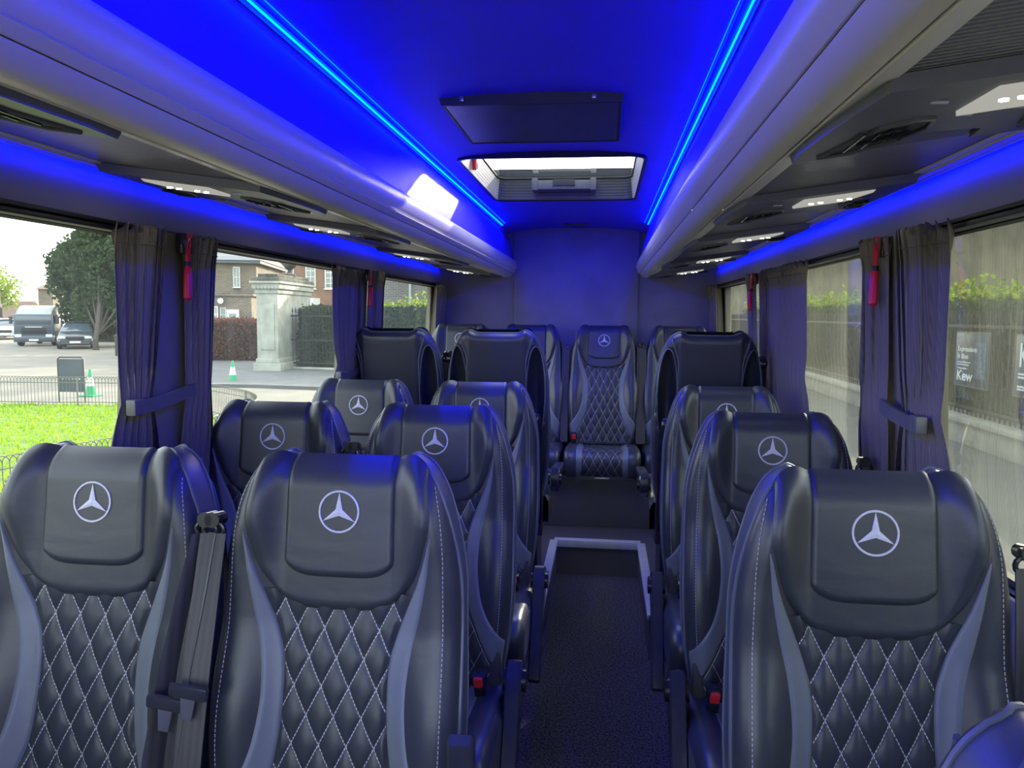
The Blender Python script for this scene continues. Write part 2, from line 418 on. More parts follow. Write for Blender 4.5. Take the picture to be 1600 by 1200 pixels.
    for nm, sd in (('insL', -1), ('insR', 1)):
        s, t = np.meshgrid(np.linspace(0, 1, 13), np.linspace(0, 1, 61)); Z = .015+t*.6
        a = itp(Z, xi); b = np.minimum(itp(Z, xo), Wz(Z)-.004)
        a = np.minimum(a, b-.0005)
        X = sd*(a+(b-a)*s); e = np.clip(np.minimum(s, 1-s)*(b-a)/.008, 0, 1); off = -.0015+.0055*(1-(1-e)**2.2)
        mb = MB(); mb.grid(rows(surf(X, Z, off)), flip=(sd < 0)); SM[nm] = lift(mb).mesh('side_insert', M['grey'], 80)
    # quilted panel
    s, t = np.meshgrid(np.linspace(-1, 1, 71), np.linspace(0, 1, 121)); Z = .01+t*.50
    X = s*(itp(Z, xi)+.003); u = X/.0500; v = Z/.098
    A = u+v; Bq = u-v
    rel = (np.abs(np.sin(PI*A))*np.abs(np.sin(PI*Bq)))**.42*.0085
    e = np.clip((1-np.abs(s))*.1/.01, 0, 1)
    mb = MB(); mb.grid(rows(surf(X, Z, -.001+(.0015+rel)*e)), uv=np.stack([A, Bq], -1).tolist())
    SM['quilt'] = lift(mb).mesh('quilted_panel', M['quilt'], 80)
    # rear shell (black plastic) and its rim
    s, t = np.meshgrid(np.linspace(-1, 1, 31), np.linspace(0, 1, 31)); Z = -.12+t*.50
    X = s*.198*(1-.06*np.maximum(0, (t-.85)/.15)**2)
    e = np.clip(np.minimum((1-np.abs(s))*.2/.03, (1-t)*.5/.03), 0, 1)
    Y = yrec(Z)+.045+.004+.022*np.sqrt(1-(1-e)**2)
    mb = MB(); mb.grid(rows(np.stack([X, Y, Z], -1)), flip=True)
    mb.box(-.17, .17, .02, .06, -.12, .02)
    SM['shell'] = lift(mb).mesh('rear_shell', M['plastic'], 50)
    # cushion
    prof = np.array([(-.425, .33), (-.448, .36), (-.458, .40), (-.452, .438), (-.43, .460), (-.38, .470), (-.28, .462), (-.15, .448), (-.02, .438), (.035, .435)])
    tt = np.linspace(0, 1, 60); seg = np.concatenate([[0], np.cumsum(np.hypot(*np.diff(prof, axis=0).T))]); seg /= seg[-1]
    PY = itp(tt, list(zip(seg, prof[:, 0]))); PZ = itp(tt, list(zip(seg, prof[:, 1])))
    ty = np.gradient(PY); tz = np.gradient(PZ); ln = np.hypot(ty, tz); ny, nz = -tz/ln, ty/ln
    arc = np.concatenate([[0], np.cumsum(np.hypot(np.diff(PY), np.diff(PZ)))])
    def cush(X, o, top=0.):  # X 1-D list, o 2-D offsets
        return [[(X[i], PY[j]+ny[j]*o[j][i], PZ[j]+nz[j]*o[j][i]) for i in range(len(X))] for j in range(60)]
    xs = np.linspace(-.225, .225, 41); d = .225-np.abs(xs); r = .035
    o1 = .018*smooth(.11, .17, np.abs(xs))-r*(1-np.sqrt(np.clip(1-((r-np.minimum(d, r))/r)**2, 0, 1)))
    O = np.tile(o1, (60, 1)); mb = MB(); G = cush(xs, O); mb.grid(G)
    for sd in (0, 40):
        loop = [G[j][sd] for j in range(60)]
        mb.add(loop+[(loop[0][0], .035, .33)], [tuple(range(61))])
    mb.add([G[0][0], G[0][40], (.225, .035, .33), (-.225, .035, .33)], [(0, 1, 2, 3)])
    SM['cushion'] = mb.mesh('seat_cushion', [M['black']], 50)
    xs = np.linspace(-.115, .115, 41); U, V = np.meshgrid(xs/.05, arc/.098); A = U+V; Bq = U-V
    e = np.clip((.115-np.abs(xs))/.01, 0, 1)[None]
    rel = (.001+(np.abs(np.sin(PI*A))*np.abs(np.sin(PI*Bq)))**.42*.007)*e
    mb = MB(); mb.grid(cush(xs, rel), uv=np.stack([A, Bq], -1).tolist()); SM['cquilt'] = mb.mesh('quilted_panel', M['quilt'], 80)
    for nm, sd in (('cinsL', -1), ('cinsR', 1)):
        xs = sd*np.linspace(.115, .150, 9); e = np.clip((.0175-np.abs(np.abs(xs)-.1325))/.006, 0, 1)
        o = .018*smooth(.11, .17, np.abs(xs))+.004*e-.0005
        mb = MB(); mb.grid(cush(xs, np.tile(o, (60, 1)))); SM[nm] = mb.mesh('cushion_insert', M['grey'], 80)
    # frame and legs
    mb = MB(); mb.box(-.19, .19, -.38, .02, .27, .335, bev=.008); mb.box(-.2, -.17, -.05, .06, .27, .55, bev=.005); mb.box(.17, .2, -.05, .06, .27, .55, bev=.005)
    SM['frame'] = mb.mesh('seat_frame', M['dplastic'])
    for nm, sd in (('legL', -1), ('legR', 1)):
        mb = MB(); x = sd*.15
        mb.prism([(-.30, .27), (-.02, .27), (-.05, .03), (.0, .0), (-.36, .0), (-.30, .03)][::-1], x-.02, x+.02, 'x'); SM[nm] = mb.mesh('leg', M['dplastic'])
    # buckle
    mb = MB(); mb.box(-.014, .014, -.016, .012, -.10, .03, bev=.005); mb.box(-.019, .019, -.02, .014, .0, .035, bev=.006)
    SM['buckle'] = mb.mesh('buckle', M['plastic'])
    mb = MB(); mb.box(-.012, .012, -.026, .0, .004, .034, bev=.004); SM['button'] = mb.mesh('release_button', M['red'])
    # belt guide
    mb = MB()
    mb.tube([(math.cos(q)*.019, 0, -.004+math.sin(q)*.016) for q in np.linspace(0, 2*PI, 16, endpoint=False)], .0045, 8, closed=True)
    mb.tube([(0, .03, .012), (0, -.008, .016)], [.012, .014], 12); mb.tube([(-.014, -.0, .018), (.014, -.0, .018)], .007, 10)
    SM['guide'] = mb.mesh('belt_guide', M['plastic'])
    # belt tongue
    mb = MB(); mb.box(-.034, .034, -.006, .006, -.012, .012, bev=.006)
    SM['tongue'] = mb.mesh('belt_tongue', M['armpl'])
    mb = MB(); mb.prism([(-.013, -.008), (.013, -.008), (.009, -.05), (-.009, -.05)], -.0015, .0015, 'y'); SM['blade'] = mb.mesh('tongue_plate', M['metal'])
build_seat_meshes()
def arm_mesh(side, ang, key={}):
    if (side, ang) in key: return key[(side, ang)]
    mb = MB(); w = .021
    # side outline in (forward, up), pivot at 0,0
    top = [(-.045, -.03), (-.05, .0), (-.04, .035), (-.01, .05), (.05, .046), (.12, .036), (.22, .026), (.31, .02), (.345, .012), (.352, -.004), (.34, -.018), (.25, -.016), (.15, -.018), (.08, -.026), (.03, -.05), (-.02, -.055)]
    c, s = math.cos(ang), math.sin(ang)
    P = [(a*c-b*s, a*s+b*c) for a, b in top]; n = len(P)
    cx = sum(p[0] for p in P)/n; cy = sum(p[1] for p in P)/n
    ring = []
    for x, k in ((-w, .90), (-w*.8, 1.), (w*.8, 1.), (w, .90)):
        lay = []
        for i in range(n):
            a0, b0 = P[i-1]; a1, b1 = P[(i+1) % n]; tx, ty = a1-a0, b1-b0; l = math.hypot(tx, ty)
            nx, ny_ = -ty/l, tx/l; o = .006 if k < 1 else 0
            # outline runs clockwise, inner normal = (ty,-tx)
            lay.append((x+side*.245, -(P[i][0]+ty/l*o), P[i][1]-tx/l*o))
        ring.append(lay)
    for a in range(3):
        mb.add(ring[a]+ring[a+1], [(i, (i+1) % n, n+(i+1) % n, n+i) for i in range(n)])
    mb.add(ring[0], [tuple(range(n))]); mb.add(ring[3], [tuple(range(n))[::-1]])
    me = mb.mesh('armrest', M['armpl'], 35)
    mb = MB(); mb.tube([(side*.215, 0, 0), (side*.275, 0, 0)], .03, 20)
    me2 = mb.mesh('pivot', M['plastic'])
    key[(side, ang)] = (me, me2); return key[(side, ang)]
def ribbon(pts, w, up=(1, 0, 0), th=.0015):
    mb = MB(); a = []; b = []; pts = [Vector(p) for p in pts]; W = Vector(up).normalized()*w/2
    P = []
    for p in pts:
        P.append([tuple(p-W+Vector((0, -th, 0))), tuple(p+W+Vector((0, -th, 0))), tuple(p+W+Vector((0, th, 0))), tuple(p-W+Vector((0, th, 0))), tuple(p-W+Vector((0, -th, 0)))])
    mb.grid(P); return mb
def belt_meshes(kind, key={}):
    if kind in key: return key[kind]
    # coordinates relative to the shoulder guide (z 1.06)
    if kind == 'full':
        A = [(-.006, -.002, -.008), (-.020, -.03, -.10), (-.034, -.07, -.22), (-.044, -.11, -.36), (-.05, -.15, -.52), (-.05, -.17, -.60)]
        B = [(.006, .0, -.008), (.004, -.035, -.10), (-.002, -.08, -.22), (-.008, -.12, -.36), (-.01, -.16, -.55), (-.01, -.18, -.62)]
        r = [ribbon(A, .036, (1, .9, 0)), ribbon(B, .034, (1, -.45, 0))]
    elif kind == 'wide':
        A = [(.002, -.006, -.008), (.004, -.04, -.10), (.008, -.085, -.22), (.010, -.125, -.36), (.010, -.16, -.52), (.01, -.175, -.60)]
        B = [(.012, .008, -.008), (.022, .004, -.12), (.03, -.005, -.24), (.03, -.03, -.4), (.03, -.06, -.6)]
        r = [ribbon(A, .046, (1, .1, 0)), ribbon(B, .02, (1, -.8, 0))]
    else:
        A = [(0, -.002, -.008), (0, -.015, -.10), (0, -.03, -.25), (0, -.06, -.42), (0, -.10, -.60)]
        r = [ribbon(A, .044, (1, .2, 0))]
    key[kind] = [m.mesh('belt_webbing', M['web'], 60) for m in r]; return key[kind]
def make_seat(label, loc, rz=0, arm=None, belt=None, beltside=1, group=None, base=True, tongue=-.27, buckle=None, armz=.50):
    t = empty('coach_seat', loc, rz, label=label, category='seat', group=group)
    b = inst('backrest', SM['back'], t); inst('piping', SM['piping'], b); inst('stitching', SM['stitch-1'], b); inst('stitching', SM['stitch1'], b)
    inst('rear_piping', SM['seam-1'], b); inst('rear_piping', SM['seam1'], b)
    h = inst('headrest', SM['pad'], t); inst('centre_pad', SM['inner'], h)
    inst('emblem', SM['emblem'], h, label='silver three-pointed star in a ring')
    inst('side_insert', SM['insL'], t, label='grey leather insert'); inst('side_insert', SM['insR'], t, label='grey leather insert')
    inst('quilted_panel', SM['quilt'], t); inst('rear_shell', SM['shell'], t)
    c = inst('seat_cushion', SM['cushion'], t); inst('quilted_panel', SM['cquilt'], c)
    inst('cushion_insert', SM['cinsL'], c, label='grey leather insert'); inst('cushion_insert', SM['cinsR'], c, label='grey leather insert')
    if base:
        inst('seat_frame', SM['frame'], t); inst('leg', SM['legL'], t); inst('leg', SM['legR'], t)
    if arm:
        sd, an = arm; m1, m2 = arm_mesh(sd, math.radians(an))
        a = inst('armrest', m1, t, (0, -.10, armz)); inst('pivot', m2, a)
    if belt:
        g = inst('belt_guide', SM['guide'], t, (beltside*.228, .03, 1.065))
        for m_ in belt_meshes(belt): inst('belt_webbing', m_, t, (beltside*.228, .03, 1.065))
        if belt in ('full', 'wide'):
            k = inst('belt_tongue', SM['tongue'], t, (beltside*.228-.018+(.03 if belt == 'wide' else 0), -.085 if belt == 'full' else -.09, 1.065+tongue)); k.rotation_euler = (0, .12, 0)
            inst('tongue_plate', SM['blade'], k, label='steel plate')
    if buckle:
        k = inst('buckle', SM['buckle'], t, (buckle*.195, -.125, .50)); k.rotation_euler = (.35, 0, 0)
        inst('release_button', SM['button'], k, label='red button')
    return t
XW, XA, XR = -.73, -.26, .645
Y1, Y2, Y3, Y4, YB = 1.245, 2.02, 2.79, 3.42, 4.86
PZ = .193
G = 'black leather coach seats'
make_seat('black quilted leather coach seat, front row by the left window', (XW, Y1, 0), belt='full', beltside=1, group=G)
make_seat('black quilted leather coach seat, front row left of the aisle, armrest folded upright', (XA, Y1, 0), arm=(1, 92), belt='wide', beltside=-1, group=G, tongue=-.245, armz=.43)
make_seat('black quilted leather single coach seat, largest one right of the aisle', (XR, Y1, 0), arm=(-1, -55), belt='plain', beltside=1, group=G)
make_seat('black quilted leather coach seat by the left curtains, second row', (XW, Y2, 0), belt='plain', beltside=1, group=G)
make_seat('black quilted leather coach seat left of the aisle, second row behind front seat', (XA, Y2, 0), arm=(1, -55), belt='plain', beltside=-1, group=G, buckle=.8)
make_seat('black quilted leather single coach seat right of the aisle, second row', (XR, Y2, 0), arm=(-1, -55), belt='plain', beltside=1, group=G, buckle=-.8)
make_seat('black quilted leather coach seat by the left window, third row', (XW, Y3, 0), belt='plain', beltside=1, group=G)
make_seat('black quilted leather coach seat left of the aisle, third row, emblem half hidden', (XA, Y3, 0), arm=(1, -55), belt='plain', beltside=-1, group=G, buckle=.8)
make_seat('black quilted leather single coach seat right of the aisle, third row', (XR, Y3, 0), arm=(-1, -57), belt='plain', beltside=1, group=G, buckle=-.8)
make_seat('rear-facing black coach seat with plain back on the raised floor, by the left window', (XW, Y4, PZ), PI, belt='plain', beltside=-1, group=G)
make_seat('rear-facing black coach seat with plain back on the raised floor, left of the aisle', (XA, Y4, PZ), PI, arm=(-1, 0), belt='plain', beltside=1, group=G)
make_seat('rear-facing black coach seat with plain back on the raised floor, right of the aisle', (XR-.01, Y4-.05, PZ), PI, arm=(1, 0), belt='plain', beltside=-1, group=G)
for x_, lb, bs in ((-.725, 'back bench seat in the left corner of the bus', 1), (-.27, 'back bench seat second from the left, behind the rear-facing aisle seat', 1),
                   (.20, 'back bench seat facing the aisle, fully visible emblem and quilting', 1), (.67, 'back bench seat in the right corner of the bus', -1)):
    make_seat('black leather '+lb, (x_, YB, PZ), belt='plain', beltside=bs, group=G, base=False, buckle=-.9 if x_ == .2 else None)
make_seat('nearest black coach seat, only its rounded shoulder shows at the bottom right', (.60, .385, 0), belt=None, group=G)

# ------------------------------------------------------------------ bus shell
ST = dict(kind='structure')
YF, YR = -1.15, 5.27
# floor
mb = MB(); mb.box(-1.0, 1.0, YF, YR, -.05, 0); mb.build('floor', M['carpet'], **ST)
# raised platform with the aisle recess
RX0, RX1, RY, PY0 = -.045, .41, 4.22, 3.18
mb = MB()
mb.box(-.98, RX0, PY0, YR-.01, .0, PZ); mb.box(RX1, .98, PY0, YR-.01, .0, PZ); mb.box(RX0, RX1, RY, YR-.01, .0, PZ-.0005)
mb.build('platform', M['wood'], label='dark vinyl rear platform with aisle recess', **ST)
mb = MB()
mb.box(RX0-.012, RX1+.012, RY-.012, RY+.035, PZ-.035, PZ+.006, bev=.002)
mb.box(RX0-.035, RX0+.008, PY0, RY-.0125, PZ-.02, PZ+.006, bev=.002); mb.box(RX1-.008, RX1+.035, PY0, RY-.0125, PZ-.02, PZ+.006, bev=.002)
mb.build('trim_1', M['alu'], label='silver step edging round the recess', **ST)
mb = MB(); mb.box(-.96, .96, 4.52, 5.15, PZ, PZ+.31, bev=.006)
mb.box(-.955, .955, 4.44, 4.56, PZ+.30, PZ+.325, bev=.004)
mb.build('seat_plinth', M['wood'], label='dark wood-grain box under the back row of seats', category='seat plinth')
mb = MB(); mb.box(-.025, .065, -.004, .004, -.006, .006, bev=.002)
mb.build('cover_plate', M['metal'], loc=(.18, 4.434, PZ+.312), label='small metal plate on the edge above the wood-grain box', category='plate')
# side walls (lower), pillars and header
def side_x(z): return .97-.04*np.clip((z-.95)/.69, 0, 1)
WINS = {-1: [(-1.1, .02), (.16, 1.79), (1.985, 3.36), (3.545, 5.12)], 1: [(-1.1, .02), (.16, 1.92), (2.10, 3.56), (3.72, 5.12)]}
ZS, ZW = .93, 1.65
for sd, nm in ((-1, 'left'), (1, 'right')):
    mb = MB()
    mb.box(*sorted((sd*.97, sd*1.03)), YF, YR, 0, ZS)
    mb.box(*sorted((sd*.962, sd*.985)), YF, YR, ZS-.03, ZS, bev=.006)
    mb.build('wall_'+nm, M['felt'], **ST)
    # header behind the cove panel
    mb = MB(); prof = [(sd*.928, 1.66), (sd*.925, 1.69), (sd*.930, 1.73), (sd*.945, 1.775), (sd*.97, 1.82), (sd*1.03, 1.82), (sd*1.03, 1.648), (sd*.94, 1.648), (sd*.928, 1.66)]
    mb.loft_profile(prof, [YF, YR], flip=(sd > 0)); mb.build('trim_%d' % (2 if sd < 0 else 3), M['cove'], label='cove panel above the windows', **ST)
    mb = MB(); mb.box(*sorted((sd*.905, sd*.935)), YF, YR, 1.632, 1.642, bev=.002); mb.box(*sorted((sd*.915, sd*.940)), YF, YR, 1.648, 1.656, bev=.002)
    mb.box(*sorted((sd*.93, sd*.985)), YF, YR, 1.636, 1.664, bev=.002)
    mb.build('trim_%d' % (4 if sd < 0 else 5), M['rubber'], label='black curtain rail', **ST)
    # pillars
    ws = WINS[sd]
    pil = [(a[1], b[0]) for a, b in zip(ws[:-1], ws[1:])]+[(YF, ws[0][0]), (ws[-1][1], YR)]
    for i, (a, b) in enumerate(pil):
        mb = MB(); c = (a+b)/2; P = []
        for z in np.linspace(ZS, 1.65, 8):
            xo = side_x(z); q = []
            for u in np.linspace(-1, 1, 13):
                q.append((sd*(xo-.028+.014*abs(u)**6), c+u*(b-a)/2, z))
            q += [(sd*(xo+.06), b, z), (sd*(xo+.06), a, z), q[0]]; P.append(q)
        mb.grid(P, flip=(sd < 0)); mb.build('trim_%d' % (10+i+(0 if sd < 0 else 10)), M['pillar'], label='padded window pillar', **ST)
    for i, (a, b) in enumerate(ws):
        w = empty('window_%d' % (i+1+(0 if sd < 0 else 4)), (0, 0, 0), **ST)
        mb = MB(); x0, x1 = side_x(ZS)+.03, side_x(1.64)+.03
        mb.add([(sd*x0, a, ZS), (sd*x0, b, ZS), (sd*x1, b, 1.65), (sd*x1, a, 1.65)], [(0, 1, 2, 3)])
        mb.closedfix = False; mb.build('glass_pane', M['glassL'] if sd < 0 else M['glassR'], w)
        mb = MB(); pts = [(sd*(x0-.004), a+.012, ZS+.012), (sd*(x0-.004), b-.012, ZS+.012), (sd*(x1-.004), b-.012, 1.640), (sd*(x1-.004), a+.012, 1.640)]
        mb.tube(pts, .013, 8, closed=True); mb.build('rubber_seal', M['rubber'], w)
# rear bulkhead
mb = MB(); mb.box(-1.03, 1.03, YR, YR+.05, 0, 2.15)
mb.build('wall_back', M['felt'], **ST)
mb = MB()
mb.box(-.42, .42, YR-.02, YR-.004, .9, 2.035, bev=.008)
mb.build('trim_6', M['felt'], label='padded centre panel of the rear wall', **ST)
# front: frame round the windscreen
mb = MB(); mb.box(-1.03, 1.03, YF-.05, YF, 0, .6); mb.box(-1.03, 1.03, YF-.05, YF, 1.95, 2.15); mb.box(-1.03, -.93, YF-.05, YF, .6, 1.95); mb.box(.93, 1.03, YF-.05, YF, .6, 1.95)
mb.build('wall_front', M['felt'], **ST)
w = empty('window_9', (0, 0, 0), **ST)
mb = MB(); mb.add([(-.93, YF-.03, .6), (.93, YF-.03, .6), (.93, YF-.03, 1.95), (-.93, YF-.03, 1.95)], [(0, 1, 2, 3)]); mb.closedfix = False; mb.build('glass_pane', M['glassH'], w)
# ceiling
cp = [(-.425, 1.815), (-.432, 1.86), (-.446, 1.93), (-.462, 1.978), (-.470, 1.995), (-.466, 2.015), (-.452, 2.024), (-.435, 2.026), (-.40, 2.034), (-.30, 2.048), (-.18, 2.056)]
HX = (-.365, .335); HY = (2.93, 4.0)
zc = lambda x: 2.06-.10*abs(x)**2.2
xs = [-.365, -.18, 0, .18, .335]
cprof = [(a, b) for a, b in cp[:9]]+[(-.365, 2.041), (-.30, 2.048), (-.18, 2.056), (0, 2.059), (.18, 2.056), (.335, 2.044)]+[(-a, b) for a, b in cp[:9][::-1]]
ys = [YF, 0, 1, 2, 2.5, HY[0], 3.3, 3.65, HY[1], 4.4, 4.8, 5.05, YR-.02]
mb = MB(); n = len(cprof); 
for y in ys:
    for a, b in cprof: mb.v.append((a, y, b-(.02*max(0, y-4.8)/.45 if y > 4.8 and b > 1.99 else 0)))
for i in range(len(ys)-1):
    for j in range(n-1):
        xm = (cprof[j][0]+cprof[j+1][0])/2
        if HX[0] < xm < HX[1] and HY[0]-.01 < (ys[i]+ys[i+1])/2 < HY[1]: continue
        mb.f.append((i*n+j, i*n+j+1, (i+1)*n+j+1, (i+1)*n+j)); mb.m.append(0)
mb.closedfix = False
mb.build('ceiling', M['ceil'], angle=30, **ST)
mb = MB()
mb.box(-1.03, HX[0]-.03, YF, YR+.05, 2.16, 2.2); mb.box(HX[1]+.03, 1.03, YF, YR+.05, 2.16, 2.2); mb.box(HX[0]-.03, HX[1]+.03, YF, HY[0]-.03, 2.16, 2.2); mb.box(HX[0]-.03, HX[1]+.03, HY[1]+.03, YR+.05, 2.16, 2.2)
mb.box(-1.06, -1.02, YF, YR, 1.8, 2.2); mb.box(1.02, 1.06, YF, YR, 1.8, 2.2)
mb.build('roof', M['dplastic'], **ST)
# LED lines in the ceiling
k = 0
for sd, side in ((-1, 'left'), (1, 'right')):
    t = empty('led_strip', (0, 0, 0), label='bright blue light line along the %s edge of the ceiling' % side, category='light', group='blue ceiling light lines')
    mb = MB(); mb.box(*sorted((sd*.462, sd*.440)), YF+.1, 4.9, 2.019, 2.0245); mb.box(*sorted((sd*.4645, sd*.462)), YF+.1, 4.9, 2.008, 2.0245); mb.box(*sorted((sd*.44, sd*.436)), YF+.1, 4.9, 2.013, 2.0245)
    mb.build('channel', M['chan'], t)
    mb = MB(); mb.box(*sorted((sd*.4560, sd*.4530)), YF+.1, 4.9, 2.0140, 2.0175); mb.build('diffuser', M['led'], t)
    mb = MB(); mb.box(*sorted((sd*.4335, sd*.4315)), YF+.1, 4.86, 2.0215, 2.0235); mb.build('inner_line', M['led2'], t)

# luggage racks
for sd, side in ((-1, 'left'), (1, 'right')):
    t = empty('luggage_rack', (0, 0, 0), label='long grey overhead luggage rack running along the %s side' % side, category='luggage rack', group='overhead luggage racks')
    def P(l): return [(sd*a, z) for a, z in l]
    yy = [YF+.02, YR-.005]
    mb = MB()
    mb.loft_profile(P([(.905, 1.790), (.905, 1.764), (.900, 1.760), (.874, 1.7575), (.870, 1.7615)]), yy)
    mb.build('outer_lip', M['rack'], t)
    mb = MB(); mb.loft_profile(P([(.868, 1.7600), (.850, 1.7565), (.846, 1.7605)]), yy); mb.build('lip_moulding', M['rack'], t)
    mb = MB(); mb.loft_profile(P([(.93, 1.80), (.87, 1.775), (.50, 1.7245)]), yy); mb.build('inner_structure', M['dplastic'], t)
    mb = MB(); mb.loft_profile(P([(.852, 1.7600), (.514, 1.7145)]), yy); mb.build('ribbed_panel', M['rib'], t)
    mb = MB(); mb.loft_profile(P([(.514, 1.716), (.511, 1.7095), (.495, 1.7055), (.480, 1.7028), (.478, 1.7065)]), yy); mb.build('edge_moulding', M['rack'], t)
    mb = MB(); mb.loft_profile(P([(.476, 1.7065), (.474, 1.7035), (.460, 1.7045), (.445, 1.711), (.431, 1.7215), (.424, 1.7295), (.4255, 1.733)]), yy); mb.build('face_panel', M['rack'], t)
    mb = MB(); mb.loft_profile(P([(.4255, 1.734), (.421, 1.733), (.4105, 1.741), (.406, 1.7455), (.409, 1.7495), (.417, 1.752)]), yy); mb.build('face_strip', M['rack'], t)
    mb = MB(); mb.loft_profile(P([(.417, 1.752), (.408, 1.757), (.402, 1.768), (.4005, 1.785), (.403, 1.803), (.411, 1.8165), (.424, 1.823)]), yy); mb.build('hand_rail', M['rack'], t, angle=80)
    # blue light tucked behind the outer lip
    t2 = empty('led_strip', (0, 0, 0), label='blue light strip above the %s windows' % side, category='light', group='blue window cove lights')
    mb = MB(); mb.add([(sd*.9125, YF+.1, 1.768), (sd*.9125, YR-.06, 1.768), (sd*.9125, YR-.06, 1.779), (sd*.9125, YF+.1, 1.779)], [(0, 1, 2, 3)]); mb.closedfix = False; mb.build('diffuser', M['led3'], t2)
    mb = MB(); mb.box(*sorted((sd*.9050, sd*.9120)), YF+.1, YR-.06, 1.760, 1.784); mb.build('channel', M['alu'], t2)

# service units under the racks
def rackz(a): return 1.7145+(a-.514)*(1.7600-1.7145)/(.852-.514)
def service(sd, y0, ln, label):
    a0, a1 = .512, .862
    sl = math.atan2(rackz(a1)-rackz(a0), a1-a0)
    t = empty('service_unit', (sd*a0, y0, rackz(a0)-.001), label=label, category='air vent unit', group='overhead service units')
    def p(s, v, d): # s inboard->outboard, v near->far, d below
        a = s*(a1-a0); return (sd*a, v*ln, a*math.tan(sl)-d)
    # housing with curved inboard edge
    def housing(out, d0, d1, mi=0):
        n = len(out); vs = [p(s, v, d0) for s, v in out]+[p(s+(.012 if s < .5 else -.012), v+(.02 if v < .5 else -.02), d1) for s, v in out]
        return vs, [tuple(range(n, 2*n))]+[(i, (i+1) % n, n+(i+1) % n, n+i) for i in range(n)]
    out = [(-.03, 0), (1., 0), (1.03, .1), (1.03, .9), (.98, .97), (.70, .97), (.66, .80), (.42, .72), (.30, .74), (.16, .90), (.0, 1.), (-.07, .98), (-.09, .8), (-.08, .5), (-.055, .2)]
    mb = MB(); mb.add(*housing(out, 0, .017)); mb.build('housing', M['module'], t)
    g = [(.06, .93), (.30, .76), (.42, .74), (.66, .82), (.70, .985), (.68, 1.0), (.04, 1.0)]
    mb = MB(); mb.add(*housing(g, 0, .010)); mb.build('speaker_grille', M['grille'], t)
    # lamp
    mb = MB(); l = [(.36, .13), (.80, .13), (.72, .40), (.36, .40)]; mb.add(*housing(l, .016, .022)); lp = mb.build('lamp_lens', M['lens'], t, label='frosted white lens')
    for s_ in (.44, .50, .62, .68):
        mb = MB(); c = p(s_, .25, .0235); mb.tube([c, (c[0], c[1], c[2]-.002)], .0055, 10)
        mb.build('diode', M['lamp'], lp, label='lit diode')
    for s_ in (.22, .42, .6):
        mb = MB(); c = p(s_, .22 if s_ < .3 else .46, .018); mb.box(c[0]-.01, c[0]+.01, c[1]-.003, c[1]+.003, c[2]-.002, c[2]+.001, bev=.001)
        mb.build('button', M['switch'], t, label='small pale switch')
    for v0, cs, hw in ((.62, .19, .16), (.62, .86, .13)):
        hexo = [(cs-hw, .80), (cs-hw*.35, .50), (cs+hw*.3, .46), (cs+hw*.75, .48), (cs+hw, .58), (cs+hw*.5, .72), (cs-hw*.2, .80)]
        hexo = [(s_, .42+(v-.46)*1.35) for s_, v in hexo]
        if cs > .5: hexo = [(cs+(cs-s_)*1., v) for s_, v in hexo]; hexo = hexo[::-1]
        mb = MB(); q = [p(s_, v, .019) for s_, v in hexo]; mb.tube(q, .0035, 6, closed=True); f = mb.build('vent_frame', M['module'], t)
        mb = MB(); mb.add([p(s_, v, .0172) for s_, v in hexo], [tuple(range(len(hexo)))]); mb.build('vent_recess', M['rubber'], f)
        mb = MB()
        for k in range(4):
            s_ = cs-hw*.55+k*hw*.38; c0 = p(s_-.015, .50+.02*k, .022); c1 = p(s_+.0, .78-.03*k, .022); mb.tube([c0, c1], .0022, 5)
        mb.tube([p(cs-hw*.5, .66, .023), p(cs+hw*.5, .56, .023)], .003, 6)
        mb.build('vane', M['plastic'], f)
for i, (y0, ln) in enumerate(((.62, .44), (1.52, .36), (2.33, .38), (3.50, .40), (4.72, .42))):
    service(-1, y0, ln, ('air vent and reading lamp unit under the left rack, ')+['nearest', 'second nearest, above the curtained pillar', 'third one back', 'fourth one back', 'last one before the rear wall'][i])
for i, (y0, ln) in enumerate(((.90, .41), (1.76, .42), (2.64, .42), (3.72, .40), (4.74, .42))):
    service(1, y0, ln, ('air vent and reading lamp unit under the right rack, ')+['nearest and largest', 'second nearest', 'third one back', 'fourth one back', 'last one before the rear wall'][i])

# ceiling screen panel
t = empty('ceiling_panel', (-.015, 2.415, 2.060), label='dark glossy rectangular panel with black frame set under the ceiling', category='panel')
mb = MB(); h0, h1 = -.012, -.034
def ringbox(mb, x0, x1, y0, y1, z, w, z2):
    o = [(x0, y0), (x1, y0), (x1, y1), (x0, y1)]; i = [(x0+w, y0+w), (x1-w, y0+w), (x1-w, y1-w), (x0+w, y1-w)]
    vs = [(a, b, z) for a, b in o]+[(a*.97, b*.97, z2) for a, b in o]+[(a, b, z2) for a, b in i]+[(a, b, z) for a, b in i]
    fs = []
    for k in range(4):
        n = (k+1) % 4; fs += [(k, n, 4+n, 4+k), (4+k, 4+n, 8+n, 8+k), (8+k, 8+n, 12+n, 12+k)]
    mb.add(vs, fs)
ringbox(mb, -.258, .258, -.255, .245, .0, .016, -.030)
mb.build('frame', M['rubber'], t)
mb = MB(); mb.box(-.243, .243, -.241, .231, -.028, -.004); mb.build('screen', M['screen'], t, label='dark smeared glossy surface')
for x_ in (-.19, .175):
    mb = MB(); mb.box(x_-.006, x_+.006, -.260, -.250, -.022, -.008, bev=.002); mb.build('latch', M['metal'], t)
